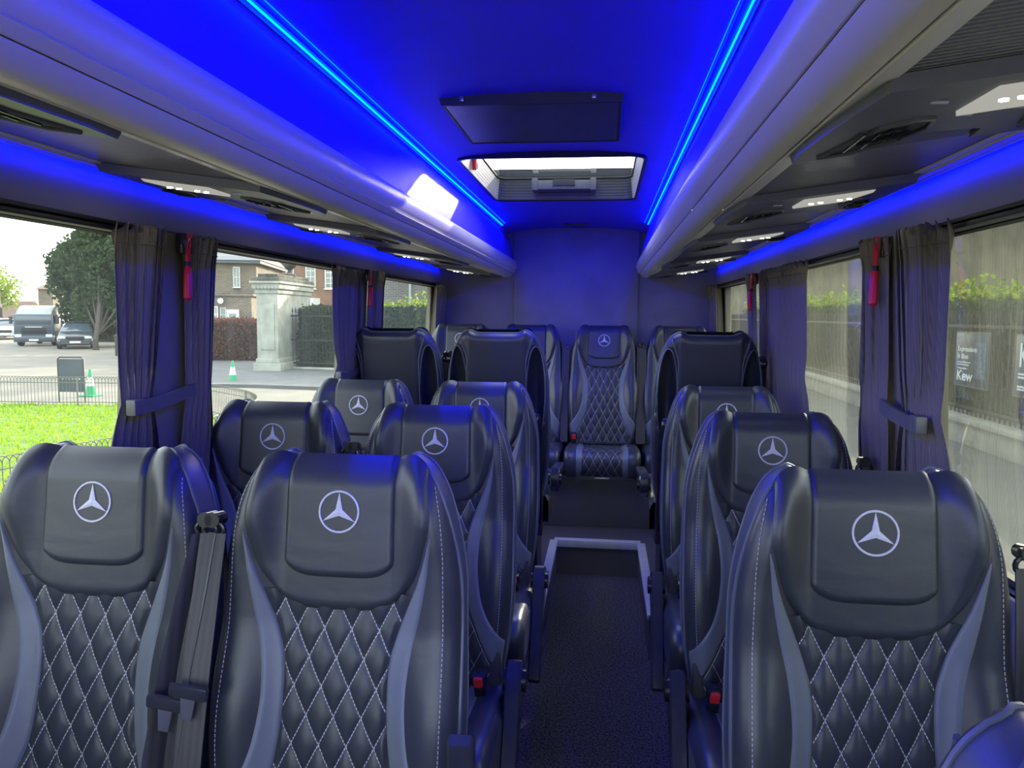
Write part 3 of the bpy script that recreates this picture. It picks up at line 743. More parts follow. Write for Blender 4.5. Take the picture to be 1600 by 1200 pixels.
# roof hatch
t = empty('roof_hatch', (-.015, 3.465, 2.045), label='open-topped glazed roof hatch with ribbed dark lining', category='roof hatch')
hw, hl, H = .35, .535, .10
def rr(hx, hy, r, n=6):
    o = []
    for cx, cy, a in ((hx-r, hy-r, 0), (-hx+r, hy-r, PI/2), (-hx+r, -hy+r, PI), (hx-r, -hy+r, 1.5*PI)):
        for i in range(n+1): q = a+i*PI/2/n; o.append((cx+r*math.cos(q), cy+r*math.sin(q)))
    return o
o1 = rr(hw, hl, .06); n = len(o1)
def hatch_wall(sel, mi):
    mb = MB()
    for i in range(n):
        a, b = o1[i], o1[(i+1) % n]; mx_ = abs((a[0]+b[0])/2)
        isside = mx_ > hw-.012
        if isside != sel: continue
        if ((a[0]+b[0]) if sel else (a[1]+b[1]))*mi < 0: continue
        mb.add([(a[0], a[1], -.006), (b[0], b[1], -.006), (b[0]*.97, b[1]*.985, H), (a[0]*.97, a[1]*.985, H)], [(0, 1, 2, 3)])
    mb.closedfix = False; return mb
for sg in (-1, 1):
    hatch_wall(False, sg).build('lining', M['hatchpl'], t)
    hatch_wall(True, sg).build('side_lining', M['hatchside'], t, label='ribbed side lining, painted paler for the light on it')
mb = MB(); vs = [(a*1.035, b*1.025, -.012) for a, b in o1]+[(a, b, -.010) for a, b in o1]+[(a*1.035, b*1.025, .02) for a, b in o1]
# corner fill of the rectangular hole
sq = [(max(-.365+.015, min(.35, a*1.3)), max(-.54, min(.54, b*1.3))) for a, b in o1]
vs += [(a*1.0, b*1.0, -.0005) for a, b in sq]
mb.add(vs, [(i, (i+1) % n, n+(i+1) % n, n+i) for i in range(n)]+[(i, 2*n+i, 2*n+(i+1) % n, (i+1) % n) for i in range(n)])
mb.build('rim', M['plastic'], t)
o2 = [(a*.97, b*.985) for a, b in o1]
mb = MB(); mb.add([(a, b, H+.004) for a, b in o2], [tuple(range(n))]); mb.closedfix = False; mb.build('glass_pane', M['glassH'], t)
mb = MB(); mb.tube([(a, b, H) for a, b in o2], .006, 6, closed=True); mb.build('glass_seal', M['rubber'], t)
mb = MB(); mb.box(-.145, .145, hl-.105, hl-.012, .03, .075, bev=.006); mb.box(-.16, -.13, hl-.11, hl-.012, .025, .085, bev=.006); mb.box(.13, .16, hl-.11, hl-.012, .025, .085, bev=.006)
mb.build('handle', M['module'], t)
mb = MB(); mb.box(-.055, .055, hl-.112, hl-.10, .045, .078, bev=.003); mb.build('handle_recess', M['dplastic'], t)
hm = empty('emergency_hammer', (-.350, 3.22, 2.080), label='small red emergency hammer inside the roof hatch', category='hammer')
mb = MB(); mb.tube([(0, 0, -.03), (0, 0, .02)], .010, 10); mb.build('handle', M['hred'], hm)
mb = MB(); mb.tube([(0, -.02, .026), (0, .02, .026)], .007, 8); mb.build('head', M['metal'], hm)
mb = MB(); mb.tube([(.0, .045+.018*math.cos(q), -.005+.016*math.sin(q)) for q in np.linspace(-.6, 4.3, 14)], .0035, 5); mb.build('sealing_ring', M['hred'], hm)
# slot at the rear of the ceiling
mb = MB(); mb.box(-.08, .08, -.012, .012, -.008, .004, bev=.003)
mb.build('ceiling_slot', M['plastic'], loc=(0.0, 5.08, 2.045), label='small black slot fitting on the ceiling above the rear wall', category='fitting')
# corner cover on the ceiling at the rear
# ------------------------------------------------------------------ curtains
def curtain(sd, top, mid, bot, label, n=9, zt=1.640, zb=.60, zm=1.235, flare=0.):
    t = empty('curtain', (0, 0, 0), label=label, category='curtain', group='dark window curtains')
    ph = random.random()*6; amp0 = .0125
    zs = np.concatenate([np.linspace(zt, zt-.07, 8), np.linspace(zt-.085, zm+.03, 18), np.linspace(zm+.02, zm-.02, 5), np.linspace(zm-.04, zb, 16)])
    P = []; ns = n*9
    for z in zs:
        if z > zm: k = ((zt-z)/(zt-zm)); k = k**1.6; a = top[0]+(mid[0]-top[0])*k; b = top[1]+(mid[1]-top[1])*k
        else: k = (zm-z)/(zm-zb); k = min(1, k*1.7)**.7; a = mid[0]+(bot[0]-mid[0])*k; b = mid[1]+(bot[1]-mid[1])*k
        hd = max(0, 1-(zt-z)/.06); row = []
        pinch = math.exp(-((z-zm)/.05)**2)
        for i in range(ns+1):
            u = i/ns; f = math.sin(2*PI*n*u+ph+.6*math.sin(3*u*PI+z*2.))
            am = amp0*(1+.6*math.sin(5*u+z*3))*(1-.6*pinch)+.008*hd
            wob = .004*math.sin(9*z+4*u+ph)*(1-hd)
            zz = z+(.012*hd*math.sin(2*PI*n*u*1.0+1.3) if z > zt-.05 else 0)
            y = a+(b-a)*u+.35*am*math.sin(4*PI*n*u+ph*2)+wob
            xx = side_x(z)-.052-am*f-.006*pinch+.012*(2*u-1)**2
            row.append((sd*xx, y, zz))
        P.append(row)
    mb = MB(); mb.grid(P); mb.closedfix = False; o = mb.build('cloth', M['curtain'], t, angle=70)
    md = o.modifiers.new('s', 'SOLIDIFY'); md.thickness = .0015
    # header tape
    mb = MB(); h = [P[3][i] for i in range(0, ns+1)]; mb.tube([(sd*(abs(x)-.001), y, zt-.035) for x, y, z in h], .0018, 4); mb.build('header_cord', M['curtain'], t)
    return t
curtain(-1, (1.615, 1.80), (1.64, 1.765), (1.58, 1.82), 'dark curtain on the near side of the front left pillar', 7)
curtain(-1, (1.895, 2.055), (1.92, 2.05), (1.90, 2.07), 'dark pleated curtain on the far side of the front left pillar', 7)
curtain(-1, (3.02, 3.36), (3.10, 3.34), (3.04, 3.38), 'dark curtain on the near side of the second left pillar', 7)
curtain(-1, (3.47, 3.72), (3.49, 3.71), (3.49, 3.73), 'dark curtain on the far side of the second left pillar', 7)
curtain(-1, (4.96, 5.22), (5.0, 5.20), (4.96, 5.22), 'dark curtain at the left end beside the rear wall', 6)
curtain(1, (1.665, 1.93), (1.70, 1.90), (1.62, 1.96), 'dark curtain on the near side of the front right pillar', 8)
curtain(1, (2.00, 2.17), (2.01, 2.20), (2.00, 2.20), 'dark curtain on the far side of the front right pillar', 6)
curtain(1, (2.80, 3.56), (2.82, 3.58), (2.80, 3.60), 'wide dark curtain on the near side of the second right pillar', 15)
curtain(1, (3.68, 3.80), (3.68, 3.79), (3.68, 3.80), 'narrow dark curtain on the far side of the second right pillar', 4)
curtain(1, (4.98, 5.22), (5.0, 5.20), (4.98, 5.22), 'dark curtain at the right end beside the rear wall', 6)
def tie(sd, y0, y1, z0, z1, label):
    t = empty('curtain_clip', (0, 0, 0), label=label, category='clip', group='curtain clips')
    x = side_x(z0)-.075
    mb = MB(); w = .016
    P = []
    for k, (y, z, dx) in enumerate(((y0, z0, .0), (y0+.03*(1 if y1 > y0 else -1), z0, -.006), ((y0+y1)/2, (z0+z1)/2, -.002), (y1, z1, .02))):
        xx = sd*(x+dx); P.append([(xx-sd*.008, y, z-w), (xx-sd*.008, y, z+w), (xx, y, z+w), (xx, y, z-w), (xx-sd*.008, y, z-w)])
    mb.grid(P); mb.build('strap', M['tie'], t)
    mb = MB(); mb.box(-.014, .010, -.02, .02, -.019, .019, bev=.004)
    o = mb.build('end_grip', M['tie'], t, (sd*x, y0, z0))
tie(-1, 1.66, 1.94, 1.228, 1.243, 'grey clip strap holding the front left curtains')
tie(1, 1.74, 2.02, 1.222, 1.232, 'grey clip strap holding the front right curtains')
tie(-1, 3.06, 3.38, 1.19, 1.20, 'grey clip strap holding the second left curtain')
# ------------------------------------------------------------------ emergency hammers
def hammer(sd, y, label, z=1.645):
    x = sd*(side_x(z)-.045); t = empty('emergency_hammer', (x, y, z), label=label, category='hammer', group='red emergency hammers on the pillars')
    mb = MB(); mb.box(-.006, .014, -.03, .014, -.045, .006, bev=.003); mb.build('holder', M['plastic'], t)
    mb = MB()
    for dy, dx in ((-.009, 0), (.008, .0)):
        mb.tube([(-sd*.010, dy, .002), (-sd*.013, dy*.7-.008, -.035), (-sd*.016, dy*.3-.014, -.07)], .0048, 6)
    mb.box(-.016 if sd > 0 else .004, -.004 if sd > 0 else .016, -.014, .012, -.004, .008, bev=.002)
    mb.build('strap', M['hred'], t)
    mb = MB(); mb.tube([(-sd*.016, -.016, -.066), (-sd*.016, -.017, -.078)], .009, 10); mb.build('collar', M['plastic'], t)
    mb = MB(); mb.tube([(-sd*.016, -.017, -.076), (-sd*.018, -.019, -.082), (-sd*.020, -.024, -.105), (-sd*.022, -.030, -.145), (-sd*.022, -.033, -.160), (-sd*.022, -.034, -.166)], [.006, .0095, .0105, .0115, .0105, .004], 12)
    mb.build('handle', M['hred'], t)
hammer(-1, 1.90, 'red emergency hammer on the front left window pillar')
hammer(-1, 3.46, 'red emergency hammer on the second left window pillar')
hammer(1, 2.05, 'red emergency hammer on the front right window pillar')
hammer(1, 3.70, 'red emergency hammer on the second right window pillar')
#EXTBEGIN
# ------------------------------------------------------------------ exterior
psi = math.atan(144/1200.*math.cos(math.radians(5.1))); th = math.atan(108/1200.); rl = math.radians(.5)
R = Vector((math.cos(psi), math.sin(psi), 0)); F = Vector((-math.sin(psi)*math.cos(th), math.cos(psi)*math.cos(th), -math.sin(th))); U = R.cross(F)
R2 = R*math.cos(rl)+U*math.sin(rl); U2 = U*math.cos(rl)-R*math.sin(rl)
EYE = Vector((.2, 0, 1.45)); GZ = -.6
def at(px, py, d): return EYE+(F+R2*((px-800)/1200)+U2*((600-py)/1200))*d      # survey helper: direction and distance -> point
def gr(px, py):
    r = F+R2*((px-800)/1200)+U2*((600-py)/1200); return EYE+r*((GZ-EYE.z)/r.z)
M['road'] = pbr('pale worn road', (.20, .18, .14), .9, col2=(.145, .135, .115), nscale=.8, bump=.3, bscale=30)
M['pave'] = pbr('grey pavement', (.12, .125, .125), .9, noise=.2, nscale=1.5, bump=.2, bscale=20)
M['kerb'] = pbr('kerb stone', (.34, .33, .29), .85, noise=.2, nscale=3)
M['soil'] = pbr('turf ground', (.12, .20, .02), .95, col2=(.08, .14, .015), nscale=3, bump=.6, bscale=40)
M['grassb'] = leafmat('grass blades', (.20, .36, .02), (.34, .50, .03), .5)
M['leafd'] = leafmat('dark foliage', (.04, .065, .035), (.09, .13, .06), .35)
M['leafy'] = leafmat('yellow-green and sunlit foliage', (.10, .17, .02), (.32, .40, .05), .45)  # yellow-green trees, and sunlight painted onto the hedge tops
M['leafi'] = leafmat('ivy foliage', (.03, .045, .035), (.06, .085, .06), .25)
M['beech'] = leafmat('beech hedge leaves', (.10, .045, .03), (.22, .10, .06), .3)
M['bark'] = pbr('bark', (.06, .05, .04), .9, noise=.3)
M['brickb'] = brick('brown stock brick', (.26, .20, .13), (.18, .135, .09), (.30, .27, .22))
M['brickr'] = brick('red brick', (.36, .15, .09), (.28, .115, .07), (.34, .28, .22))
M['brickg'] = brick('grey brick', (.19, .18, .16), (.13, .125, .115), (.28, .27, .25))
M['render'] = pbr('pale masonry', (.26, .23, .16), .9, col2=(.15, .135, .095), nscale=.6)
M['stone'] = pbr('weathered stone', (.40, .41, .35), .85, col2=(.27, .28, .23), nscale=2.2, bump=.3, bscale=12, bdist=.02)
M['stoned'] = pbr('dark weathered stone', (.12, .115, .09), .9, col2=(.05, .05, .04), nscale=5, bump=.4, bscale=15, bdist=.02)
M['slate'] = stripes('slate roof', (.10, .11, .12), (.14, .15, .16), .25, 'Z', rough=.6, bump=.4, duty=.8, dist=.01)
M['tile'] = stripes('brown roof tiles', (.16, .10, .07), (.22, .14, .10), .25, 'Z', rough=.8, bump=.4, duty=.8, dist=.01)
M['white'] = pbr('white paint', (.70, .71, .66), .5, noise=.05)
M['pane'] = pbr('house window glass', (.24, .28, .26), .08, noise=.3, nscale=2, spec=.8)
M['iron'] = pbr('black iron', (.02, .02, .022), .5, noise=.2)
M['fence'] = pbr('green grey painted iron', (.13, .13, .10), .5, noise=.2)
M['carp'] = pbr('dark car paint', (.05, .06, .07), .25, noise=.1, coat=.6)
M['carw'] = pbr('white car paint', (.55, .56, .55), .3, noise=.05, coat=.5)
M['lorry'] = pbr('lorry blue grey', (.045, .06, .085), .3, noise=.1, coat=.4)
M['lorryt'] = pbr('pale lorry deflector', (.36, .40, .36), .4, noise=.1)
M['cglass'] = pbr('vehicle glass', (.06, .08, .10), .08, noise=.2, spec=.9)
M['tyre'] = pbr('tyre rubber', (.02, .02, .02), .8, noise=.2)
M['greenp'] = pbr('green cone plastic', (.02, .34, .14), .45, noise=.1)
M['whitep'] = pbr('reflective white band', (.75, .80, .75), .4, noise=.05)
M['board'] = pbr('dark slate blue board', (.05, .065, .085), .5, noise=.2, nscale=3)
M['poster'] = pbr('navy poster print', (.02, .03, .06), .35, col2=(.05, .08, .11), nscale=4)
M['posterb'] = pbr('blue print patches', (.10, .16, .26), .4, col2=(.02, .03, .07), nscale=14)
M['ink'] = pbr('white lettering', (.75, .77, .75), .5, noise=.02)

def flat(name, pts, z0, z1, m, **kw):
    mb = MB(); mb.prism([(p[0], p[1]) for p in pts], z0, z1); return mb.build(name, m, **kw)
flat('ground', [(-160, -60), (60, -60), (60, 180), (-160, 180)], GZ-.2, GZ, M['road'], **ST)
lawn = [(-22, 15.2), (-12.8, 15.15), (-10.2, 15.4), (-8.2, 14.75), (-7.0, 13.9), (-6.1, 13.0), (-5.42, 11.8), (-5.1, 9.9), (-5.3, 8.1), (-5.6, 6.9), (-6.2, 4.5), (-7.5, 2), (-22, 0)]
flat('lawn', lawn[::-1], GZ+.001, GZ+.03, M['soil'], **ST)
mb = MB()
def inside(x, y):
    c = False; n = len(lawn)
    for i in range(n):
        x1, y1 = lawn[i]; x2, y2 = lawn[(i+1) % n]
        if (y1 > y) != (y2 > y) and x < (x2-x1)*(y-y1)/(y2-y1)+x1: c = not c
    return c
rg = random.Random(3); k = 0
while k < 30000:
    x = rg.uniform(-17, -5); y = rg.uniform(4, 15.4)
    if not inside(x, y): continue
    k += 1; a = rg.uniform(0, PI); h = rg.uniform(.035, .08); w_ = rg.uniform(.012, .03); lx, ly = rg.uniform(-.03, .03), rg.uniform(-.03, .03)
    mb.add([(x-w_*math.cos(a), y-w_*math.sin(a), GZ+.02), (x+w_*math.cos(a), y+w_*math.sin(a), GZ+.02), (x+lx, y+ly, GZ+.02+h)], [(0, 1, 2)])
mb.closedfix = False
mb.build('grass', M['grassb'], label='short bright green grass of the fenced lawn', category='grass', kind='stuff')
flat('pavement', [tuple(gr(*p))[:2] for p in ((250, 604), (400, 606), (560, 612), (900, 612), (900, 566), (250, 566))], GZ+.001, GZ+.09, M['pave'], **ST)
# low hoop-topped fence round the lawn
path = [Vector(p) for p in ((-20, 15.05), (-12.7, 15.0), (-10.15, 15.25), (-8.1, 14.6), (-6.9, 13.75), (-6.0, 12.9), (-5.35, 11.7), (-5.02, 9.8), (-5.22, 8.05), (-5.5, 6.9), (-6.1, 4.6))]
# smooth the path
def resample(pts, step):
    out = []; 
    for i in range(len(pts)-1):
        p0 = pts[max(i-1, 0)]; p1 = pts[i]; p2 = pts[i+1]; p3 = pts[min(i+2, len(pts)-1)]
        for k in range(24):
            t = k/24; out.append(.5*((2*p1)+(-p0+p2)*t+(2*p0-5*p1+4*p2-p3)*t*t+(-p0+3*p1-3*p2+p3)*t**3))
    out.append(pts[-1]); res = [out[0]]; acc = 0
    for a, b in zip(out[:-1], out[1:]):
        l = (b-a).length
        while acc+l >= step:
            t = (step-acc)/l; a = a+(b-a)*t; l = (b-a).length; acc = 0; res.append(a.copy())
        acc += l
    return res
rp = resample(path, .075)
t = empty('hoop_fence', (0, 0, 0), label='low hoop-topped iron fence curving round the lawn', category='fence')
mb = MB(); FH = .65
for i in range(0, len(rp)-2, 1):
    a, b = rp[i], rp[i+2]
    if i % 1: continue
    c = (a+b)/2; d = (b-a)/2
    if i % 2 == 0 or True:
        pts = [(a.x, a.y, GZ+.02), (a.x, a.y, GZ+FH-.075)]
        for q in (30, 60, 90, 120, 150): pts.append((c.x-d.x*math.cos(math.radians(q)), c.y-d.y*math.cos(math.radians(q)), GZ+FH-.075+.075*math.sin(math.radians(q))))
        pts += [(b.x, b.y, GZ+FH-.075)]
        mb.tube(pts, .0062, 4, caps=False)
mb.build('hoop_panel', M['fence'], t)
for z in (.10, FH-.13):
    mb = MB(); mb.tube([(p.x, p.y, GZ+z) for p in rp[::4]], .009, 5); mb.build('rail', M['fence'], t)
for p in rp[::24]:
    mb = MB(); mb.tube([(p.x, p.y, GZ), (p.x, p.y, GZ+FH-.04), (p.x, p.y, GZ+FH-.01)], [.017, .017, .008], 8); mb.build('post', M['fence'], t)
# leaves
def leaves(mb, pts, size, mi=0, rg=rg):
    for p, nrm in pts:
        s_ = size*rg.uniform(.6, 1.3); a = Vector((rg.gauss(0, 1), rg.gauss(0, 1), rg.gauss(0, 1))).normalized(); b = a.orthogonal().normalized(); c = a.cross(b)
        q = rg.uniform(0, 6.28); u = (b*math.cos(q)+c*math.sin(q))*s_; v = (c*math.cos(q)-b*math.sin(q))*s_*.55
        mb.add([p-u, p-v, p+u, p+v], [(0, 1, 2, 3)], mi)
def hedge(name, x0, x1, y0, y1, z0, z1, n, size, mats, label, cat='hedge', rz=0, loc=(0, 0, 0), topn=0, frame=None, faces=('f', 't', 'e')):
    t = empty(name, loc, rz, label=label, category=cat)
    mb = MB(); mb.box(x0+size, x1-size, y0+size, y1-size, z0, z1-size); mb.build('branches', M['leafi'] if mats[0] is not M['beech'] else M['bark'], t)
    mb = MB(); pts = []
    W_, D_, H_ = x1-x0, y1-y0, z1-z0
    for i in range(n):
        u = rg.random(); f = rg.random(); A = [W_*H_, D_*H_*2, W_*D_, W_*H_*.3]; s_ = sum(A); f *= s_
        if f < A[0]: p = (x0+W_*u, y0+rg.gauss(0, size*.6), z0+H_*rg.random())
        elif f < A[0]+A[1]: p = ((x0 if rg.random() < .5 else x1)+rg.gauss(0, size*.6), y0+D_*u, z0+H_*rg.random())
        elif f < A[0]+A[1]+A[2]: p = (x0+W_*u, y0+D_*rg.random(), z1+rg.gauss(0, size*.9))
        else: p = (x0+W_*u, y1+rg.gauss(0, size*.6), z0+H_*rg.random())
        pts.append((Vector(p), None))
    leaves(mb, pts, size); mb.closedfix = False; mb.build('foliage', mats[0], t)
    if topn:
        mb = MB(); pts = []
        for i in range(topn):
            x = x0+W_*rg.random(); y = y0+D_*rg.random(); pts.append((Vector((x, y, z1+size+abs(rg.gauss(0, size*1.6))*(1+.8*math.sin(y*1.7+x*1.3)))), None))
        leaves(mb, pts, size); mb.closedfix = False; mb.build('sunlit_leaves', mats[1], t, label='hedge-top leaves coloured yellow-green for the sunlight')  # sunlight on the hedge top put in as brighter leaves
    return t
def tree(base, blobs, n, size, mat, label, trunk=.2):
    t = empty('tree', base, label=label, category='tree'); B = Vector(base)
    mb = MB(); bz = min(b[0].z-b[1] for b in blobs)-B.z; c = sum((b[0] for b in blobs), Vector())/len(blobs)-B
    mb.tube([(0, 0, 0), (0, 0, bz), (c.x*.5, c.y*.5, (bz+c.z)/2), (c.x, c.y, c.z)], [trunk, trunk*.8, trunk*.6, trunk*.3], 10)
    for b, r in blobs:
        q = b-B; mb.tube([(c.x*.3, c.y*.3, bz+.3), tuple(q*.75+Vector((0, 0, bz*.1))), tuple(q)], [trunk*.4, trunk*.25, trunk*.1], 6)
    mb.build('trunk', M['bark'], t)
    mb = MB(); tot = sum(r*r for _, r in blobs); pts = []
    for b, r in blobs:
        for i in range(int(n*r*r/tot)):
            d = Vector((rg.gauss(0, 1), rg.gauss(0, 1), rg.gauss(0, 1))).normalized(); rr_ = r*(rg.random()**.35)*(1+.22*math.sin(5*d.x+3*d.z)*math.sin(4*d.y+2))
            pts.append((b-B+d*rr_, None))
    leaves(mb, pts, size); mb.closedfix = False; mb.build('crown', mat, t); return t
# trees left
tree(gr(150, 547), [(at(150, 415, 46), 2.0), (at(120, 445, 46), 1.5), (at(190, 425, 46), 2.1), (at(165, 480, 45), 1.8), (at(215, 470, 46), 2.2), (at(135, 390, 46.5), 1.2), (at(175, 380, 47), 1.4), (at(230, 410, 46), 2.2), (at(125, 490, 46), 1.0), (at(155, 372, 46), 1.3), (at(110, 415, 46), 1.3)], 34000, .15, M['leafd'], 'large dark green tree behind the parked car, across the street', .16)
tree(gr(2, 525), [(at(0, 452, 80), 2.0), (at(-25, 445, 82), 2.6), (at(12, 465, 80), 1.2)], 2500, .18, M['leafy'], 'distant yellowish tree at the far left of the street', .2)
tree(gr(335, 552), [(at(336, 405, 48), 1.6), (at(330, 425, 48), 1.3), (at(345, 395, 48), 1.1)], 2500, .12, M['leafy'], 'yellow-green tree beside the brown brick house', .2)

# facade helper ------------------------------------------------------
class Front:
    # a plane facing the street at distance d; local x to the right, y away, z up
    def __init__(s, d, ang=0.):
        s.O = EYE+F*d; s.O.z = GZ; s.d = d; s.rz = psi+ang
        s.I = Matrix.Translation(s.O) @ Matrix.Rotation(s.rz, 4, 'Z'); s.J = s.I.inverted()
    def xz(s, px, py):
        # intersect the view ray with the plane
        r = F+R2*((px-800)/1200)+U2*((600-py)/1200); n = Matrix.Rotation(s.rz, 3, 'Z') @ Vector((0, 1, 0))
        k = (s.O-EYE).dot(n)/r.dot(n); p = s.J @ (EYE+r*k); return p.x, p.z
    def rect(s, x0, y0, x1, y1):
        a = s.xz(x0, y1); b = s.xz(x1, y0); return a[0], b[0], a[1], b[1]
def sash(mb_parent, fr, r, cols=2, rws=2, y=0.):
    x0, x1, z0, z1 = fr.rect(*r); w = x1-x0; h = z1-z0; ft = min(w, h)*.09
    mb = MB(); mb.box(x0, x1, y-.06, y+.02, z0, z0+ft); mb.box(x0, x1, y-.06, y+.02, z1-ft, z1); mb.box(x0, x0+ft, y-.06, y+.02, z0, z1); mb.box(x1-ft, x1, y-.06, y+.02, z0, z1)
    mb.box(x0-ft, x1+ft, y-.12, y+.0, z0-ft, z0)
    for i in range(1, cols): xx = x0+w*i/cols; mb.box(xx-ft*.3, xx+ft*.3, y-.045, y, z0, z1)
    for i in range(1, rws): zz = z0+h*i/rws; mb.box(x0, x1, y-.05, y, zz-ft*.35, zz+ft*.35)
    f = mb.build('window', M['white'], mb_parent)
    mb = MB(); mb.box(x0+ft, x1-ft, y-.02, y+.01, z0+ft, z1-ft); mb.build('pane', M['pane'], f)
# brown brick house
fa = Front(38, .12)
t = empty('house', fa.O, fa.rz, label='two-storey brown brick house with white windows behind the red-brown hedge', category='house')
x0, x1, z0, z1 = fa.rect(285, 412, 400, 560); mb = MB(); mb.box(x0, x1, 0, 7, 0, z1); mb.build('wall', M['brickb'], t)
mb = MB(); mb.box(x0-.25, x1+.25, -.3, 7.3, z1, z1+.14); rx0, rx1 = x0-.3, x1+.3
mb.add([(rx0, -.35, z1+.14), (rx1, -.35, z1+.14), (rx1, 7.3, z1+.14), (rx0, 7.3, z1+.14), (rx0+1.6, 3.4, z1+1.3), (rx1-1.2, 3.4, z1+1.3)], [(0, 1, 5, 4), (1, 2, 5), (2, 3, 4, 5), (3, 0, 4), (0, 3, 2, 1)]); mb.build('roof', M['slate'], t)
x0, x1, z0, z1 = fa.rect(300, 464, 402, 560); mb = MB(); mb.box(x0, x1, -1.3, 0, 0, z1); mb.box(x0-.1, x1+.1, -1.4, 0, z1, z1+.12); mb.build('annex', M['brickb'], t)
sash(t, fa, (365, 417, 375, 449), 2, 2)
sash(t, fa, (334, 479, 352, 503), 4, 2, -1.3); sash(t, fa, (356, 481, 364, 503), 1, 2, -1.3)
x0, x1, z0, z1 = fa.rect(366, 484, 384, 516); mb = MB(); mb.box(x0, x1, -1.42, -1.3, 0, z1); d_ = mb.build('door', M['white'], t)
mb = MB(); mb.box(x0+.12, x1-.12, -1.45, -1.41, .1, z1-.18); mb.build('door_leaf', M['pane'], d_)
x0, z0 = fa.xz(357, 471); mb = MB(); mb.tube([(x0, -1.42, z0), (x0, -1.5, z0)], .13, 14); mb.build('round_lamp', M['white'], t)  # round wall lamp, drawn as an unlit white disc
# red brick house
fb = Front(56)
t = empty('house', fb.O, fb.rz, label='tall red brick house with white sash windows behind the stone pier', category='house')
x0, x1, z0, z1 = fb.rect(410, 372, 640, 560); mb = MB(); mb.box(x0, x1, 0, 8, 0, z1); mb.build('wall', M['brickr'], t)
mb = MB(); mb.add([(x0-.3, -.4, z1), (x1+.3, -.4, z1), (x1+.3, 8.3, z1), (x0-.3, 8.3, z1), (x0+3, 4, z1+3), (x1-3, 4, z1+3)], [(0, 1, 5, 4), (1, 2, 5), (2, 3, 4, 5), (3, 0, 4), (0, 3, 2, 1)]); mb.build('roof', M['tile'], t)
mb = MB(); mb.box(x0+.3, x0+1.4, 2, 3, z1, z1+3.4, bev=.03); mb.build('chimney', M['brickr'], t)
for r in ((447, 418, 459, 452), (478, 414, 493, 451), (508, 418, 525, 451), (507, 482, 525, 510)): sash(t, fb, r, 2, 4)
x0, x1, z0, z1 = fb.rect(478, 466, 500, 520); mb = MB(); mb.prism([(x0, 0), (x0+.3, -.8), (x1-.3, -.8), (x1, 0)], 0, z1); mb.build('bay', M['white'], t)
# grey brick building
fc = Front(34)
t = empty('building', fc.O, fc.rz, label='long grey brick building seen through the rearmost left window', category='building')
x0, x1, z0, z1 = fc.rect(575, 380, 760, 560); mb = MB(); mb.box(x0, x1, 0, 8, 0, z1); mb.build('wall', M['brickg'], t)
mb = MB(); mb.add([(x0-.3, -.4, z1), (x1+.3, -.4, z1), (x1+.3, 8.3, z1), (x0-.3, 8.3, z1), (x0+1, 4, z1+2), (x1-1, 4, z1+2)], [(0, 1, 5, 4), (1, 2, 5), (2, 3, 4, 5), (3, 0, 4), (0, 3, 2, 1)]); mb.build('roof', M['slate'], t)
x0, z0 = fc.xz(641, 440); mb = MB(); mb.tube([(x0, -.08, 0), (x0, -.08, z1)], .055, 8); mb.build('drainpipe', M['lorryt'], t)
# beech hedge blocks
fd = Front(31.5)
for i, (r, lb) in enumerate((((290, 502, 381, 568), 'red-brown beech hedge in front of the brown brick house'), ((386, 503, 405, 571), 'short red-brown beech hedge beside the stone pier'))):
    x0, x1, z0, z1 = fd.rect(*r); hedge('hedge', x0, x1, 0, 1.4, 0, z1, 5200 if i == 0 else 1600, .07, (M['beech'],), lb, rz=fd.rz, loc=fd.O)
# stone pier
A = gr(403, 583); B = gr(437, 583); dv = (B-A); wd = dv.length; ang = math.atan2(dv.y, dv.x)-.16
t = empty('gate_pier', A, ang, label='tall pale stone gate pier with cornice and dark weathered top', category='gate pier')
Hh = 3.15; D = 3.6
mb = MB(); mb.box(-.12, wd+.12, -.12, D+.1, 0, .35, bev=.03); mb.box(-.05, wd+.05, -.05, D+.04, .35, .5, bev=.03); mb.build('plinth', M['stone'], t)
mb = MB(); mb.box(0, wd, 0, D, .5, Hh-.45); mb.box(.12, wd-.12, -.03, 0, .8, Hh-.8, bev=.01); mb.build('shaft', M['stone'], t)
mb = MB(); mb.box(-.05, wd+.05, -.05, D+.05, Hh-.45, Hh-.30, bev=.02); mb.box(-.12, wd+.12, -.12, D+.12, Hh-.30, Hh-.12, bev=.03); mb.box(-.18, wd+.18, -.18, D+.18, Hh-.12, Hh-.04, bev=.02)
for i in range(7): mb.box(-.02+i*.12, .04+i*.12, -.14, -.04, Hh-.30, Hh-.2)
mb.build('cornice', M['stone'], t)
mb = MB(); mb.box(-.12, wd+.12, -.12, D+.12, Hh-.04, Hh+.10, bev=.03); mb.box(.02, wd-.02, .1, D-.1, Hh+.10, Hh+.22, bev=.03); mb.build('cap', M['stoned'], t)
def lathe(mb, prof, c, n=16):
    P = [[(c[0]+r*math.cos(2*PI*i/n), c[1]+r*math.sin(2*PI*i/n), c[2]+z) for i in range(n+1)] for r, z in prof]; mb.grid(P); return mb
for (ux, uy, s_, lb) in ((wd*.72, 1.9, 1.35, 'dark stone urn on top of the stone pier'),):
    O_ = Matrix.Translation(A) @ Matrix.Rotation(ang, 4, 'Z') @ Vector((ux, uy, Hh+.22))
    mb = MB(); lathe(mb, [(0, 0), (.16*s_, 0), (.16*s_, .05*s_), (.06*s_, .09*s_), (.05*s_, .16*s_), (.13*s_, .22*s_), (.21*s_, .32*s_), (.23*s_, .40*s_), (.19*s_, .44*s_), (.26*s_, .47*s_), (.27*s_, .50*s_), (.12*s_, .52*s_), (.06*s_, .60*s_), (0, .66*s_)], (0, 0, 0))
    mb.build('stone_urn', M['stoned'], loc=O_, label=lb, category='urn')
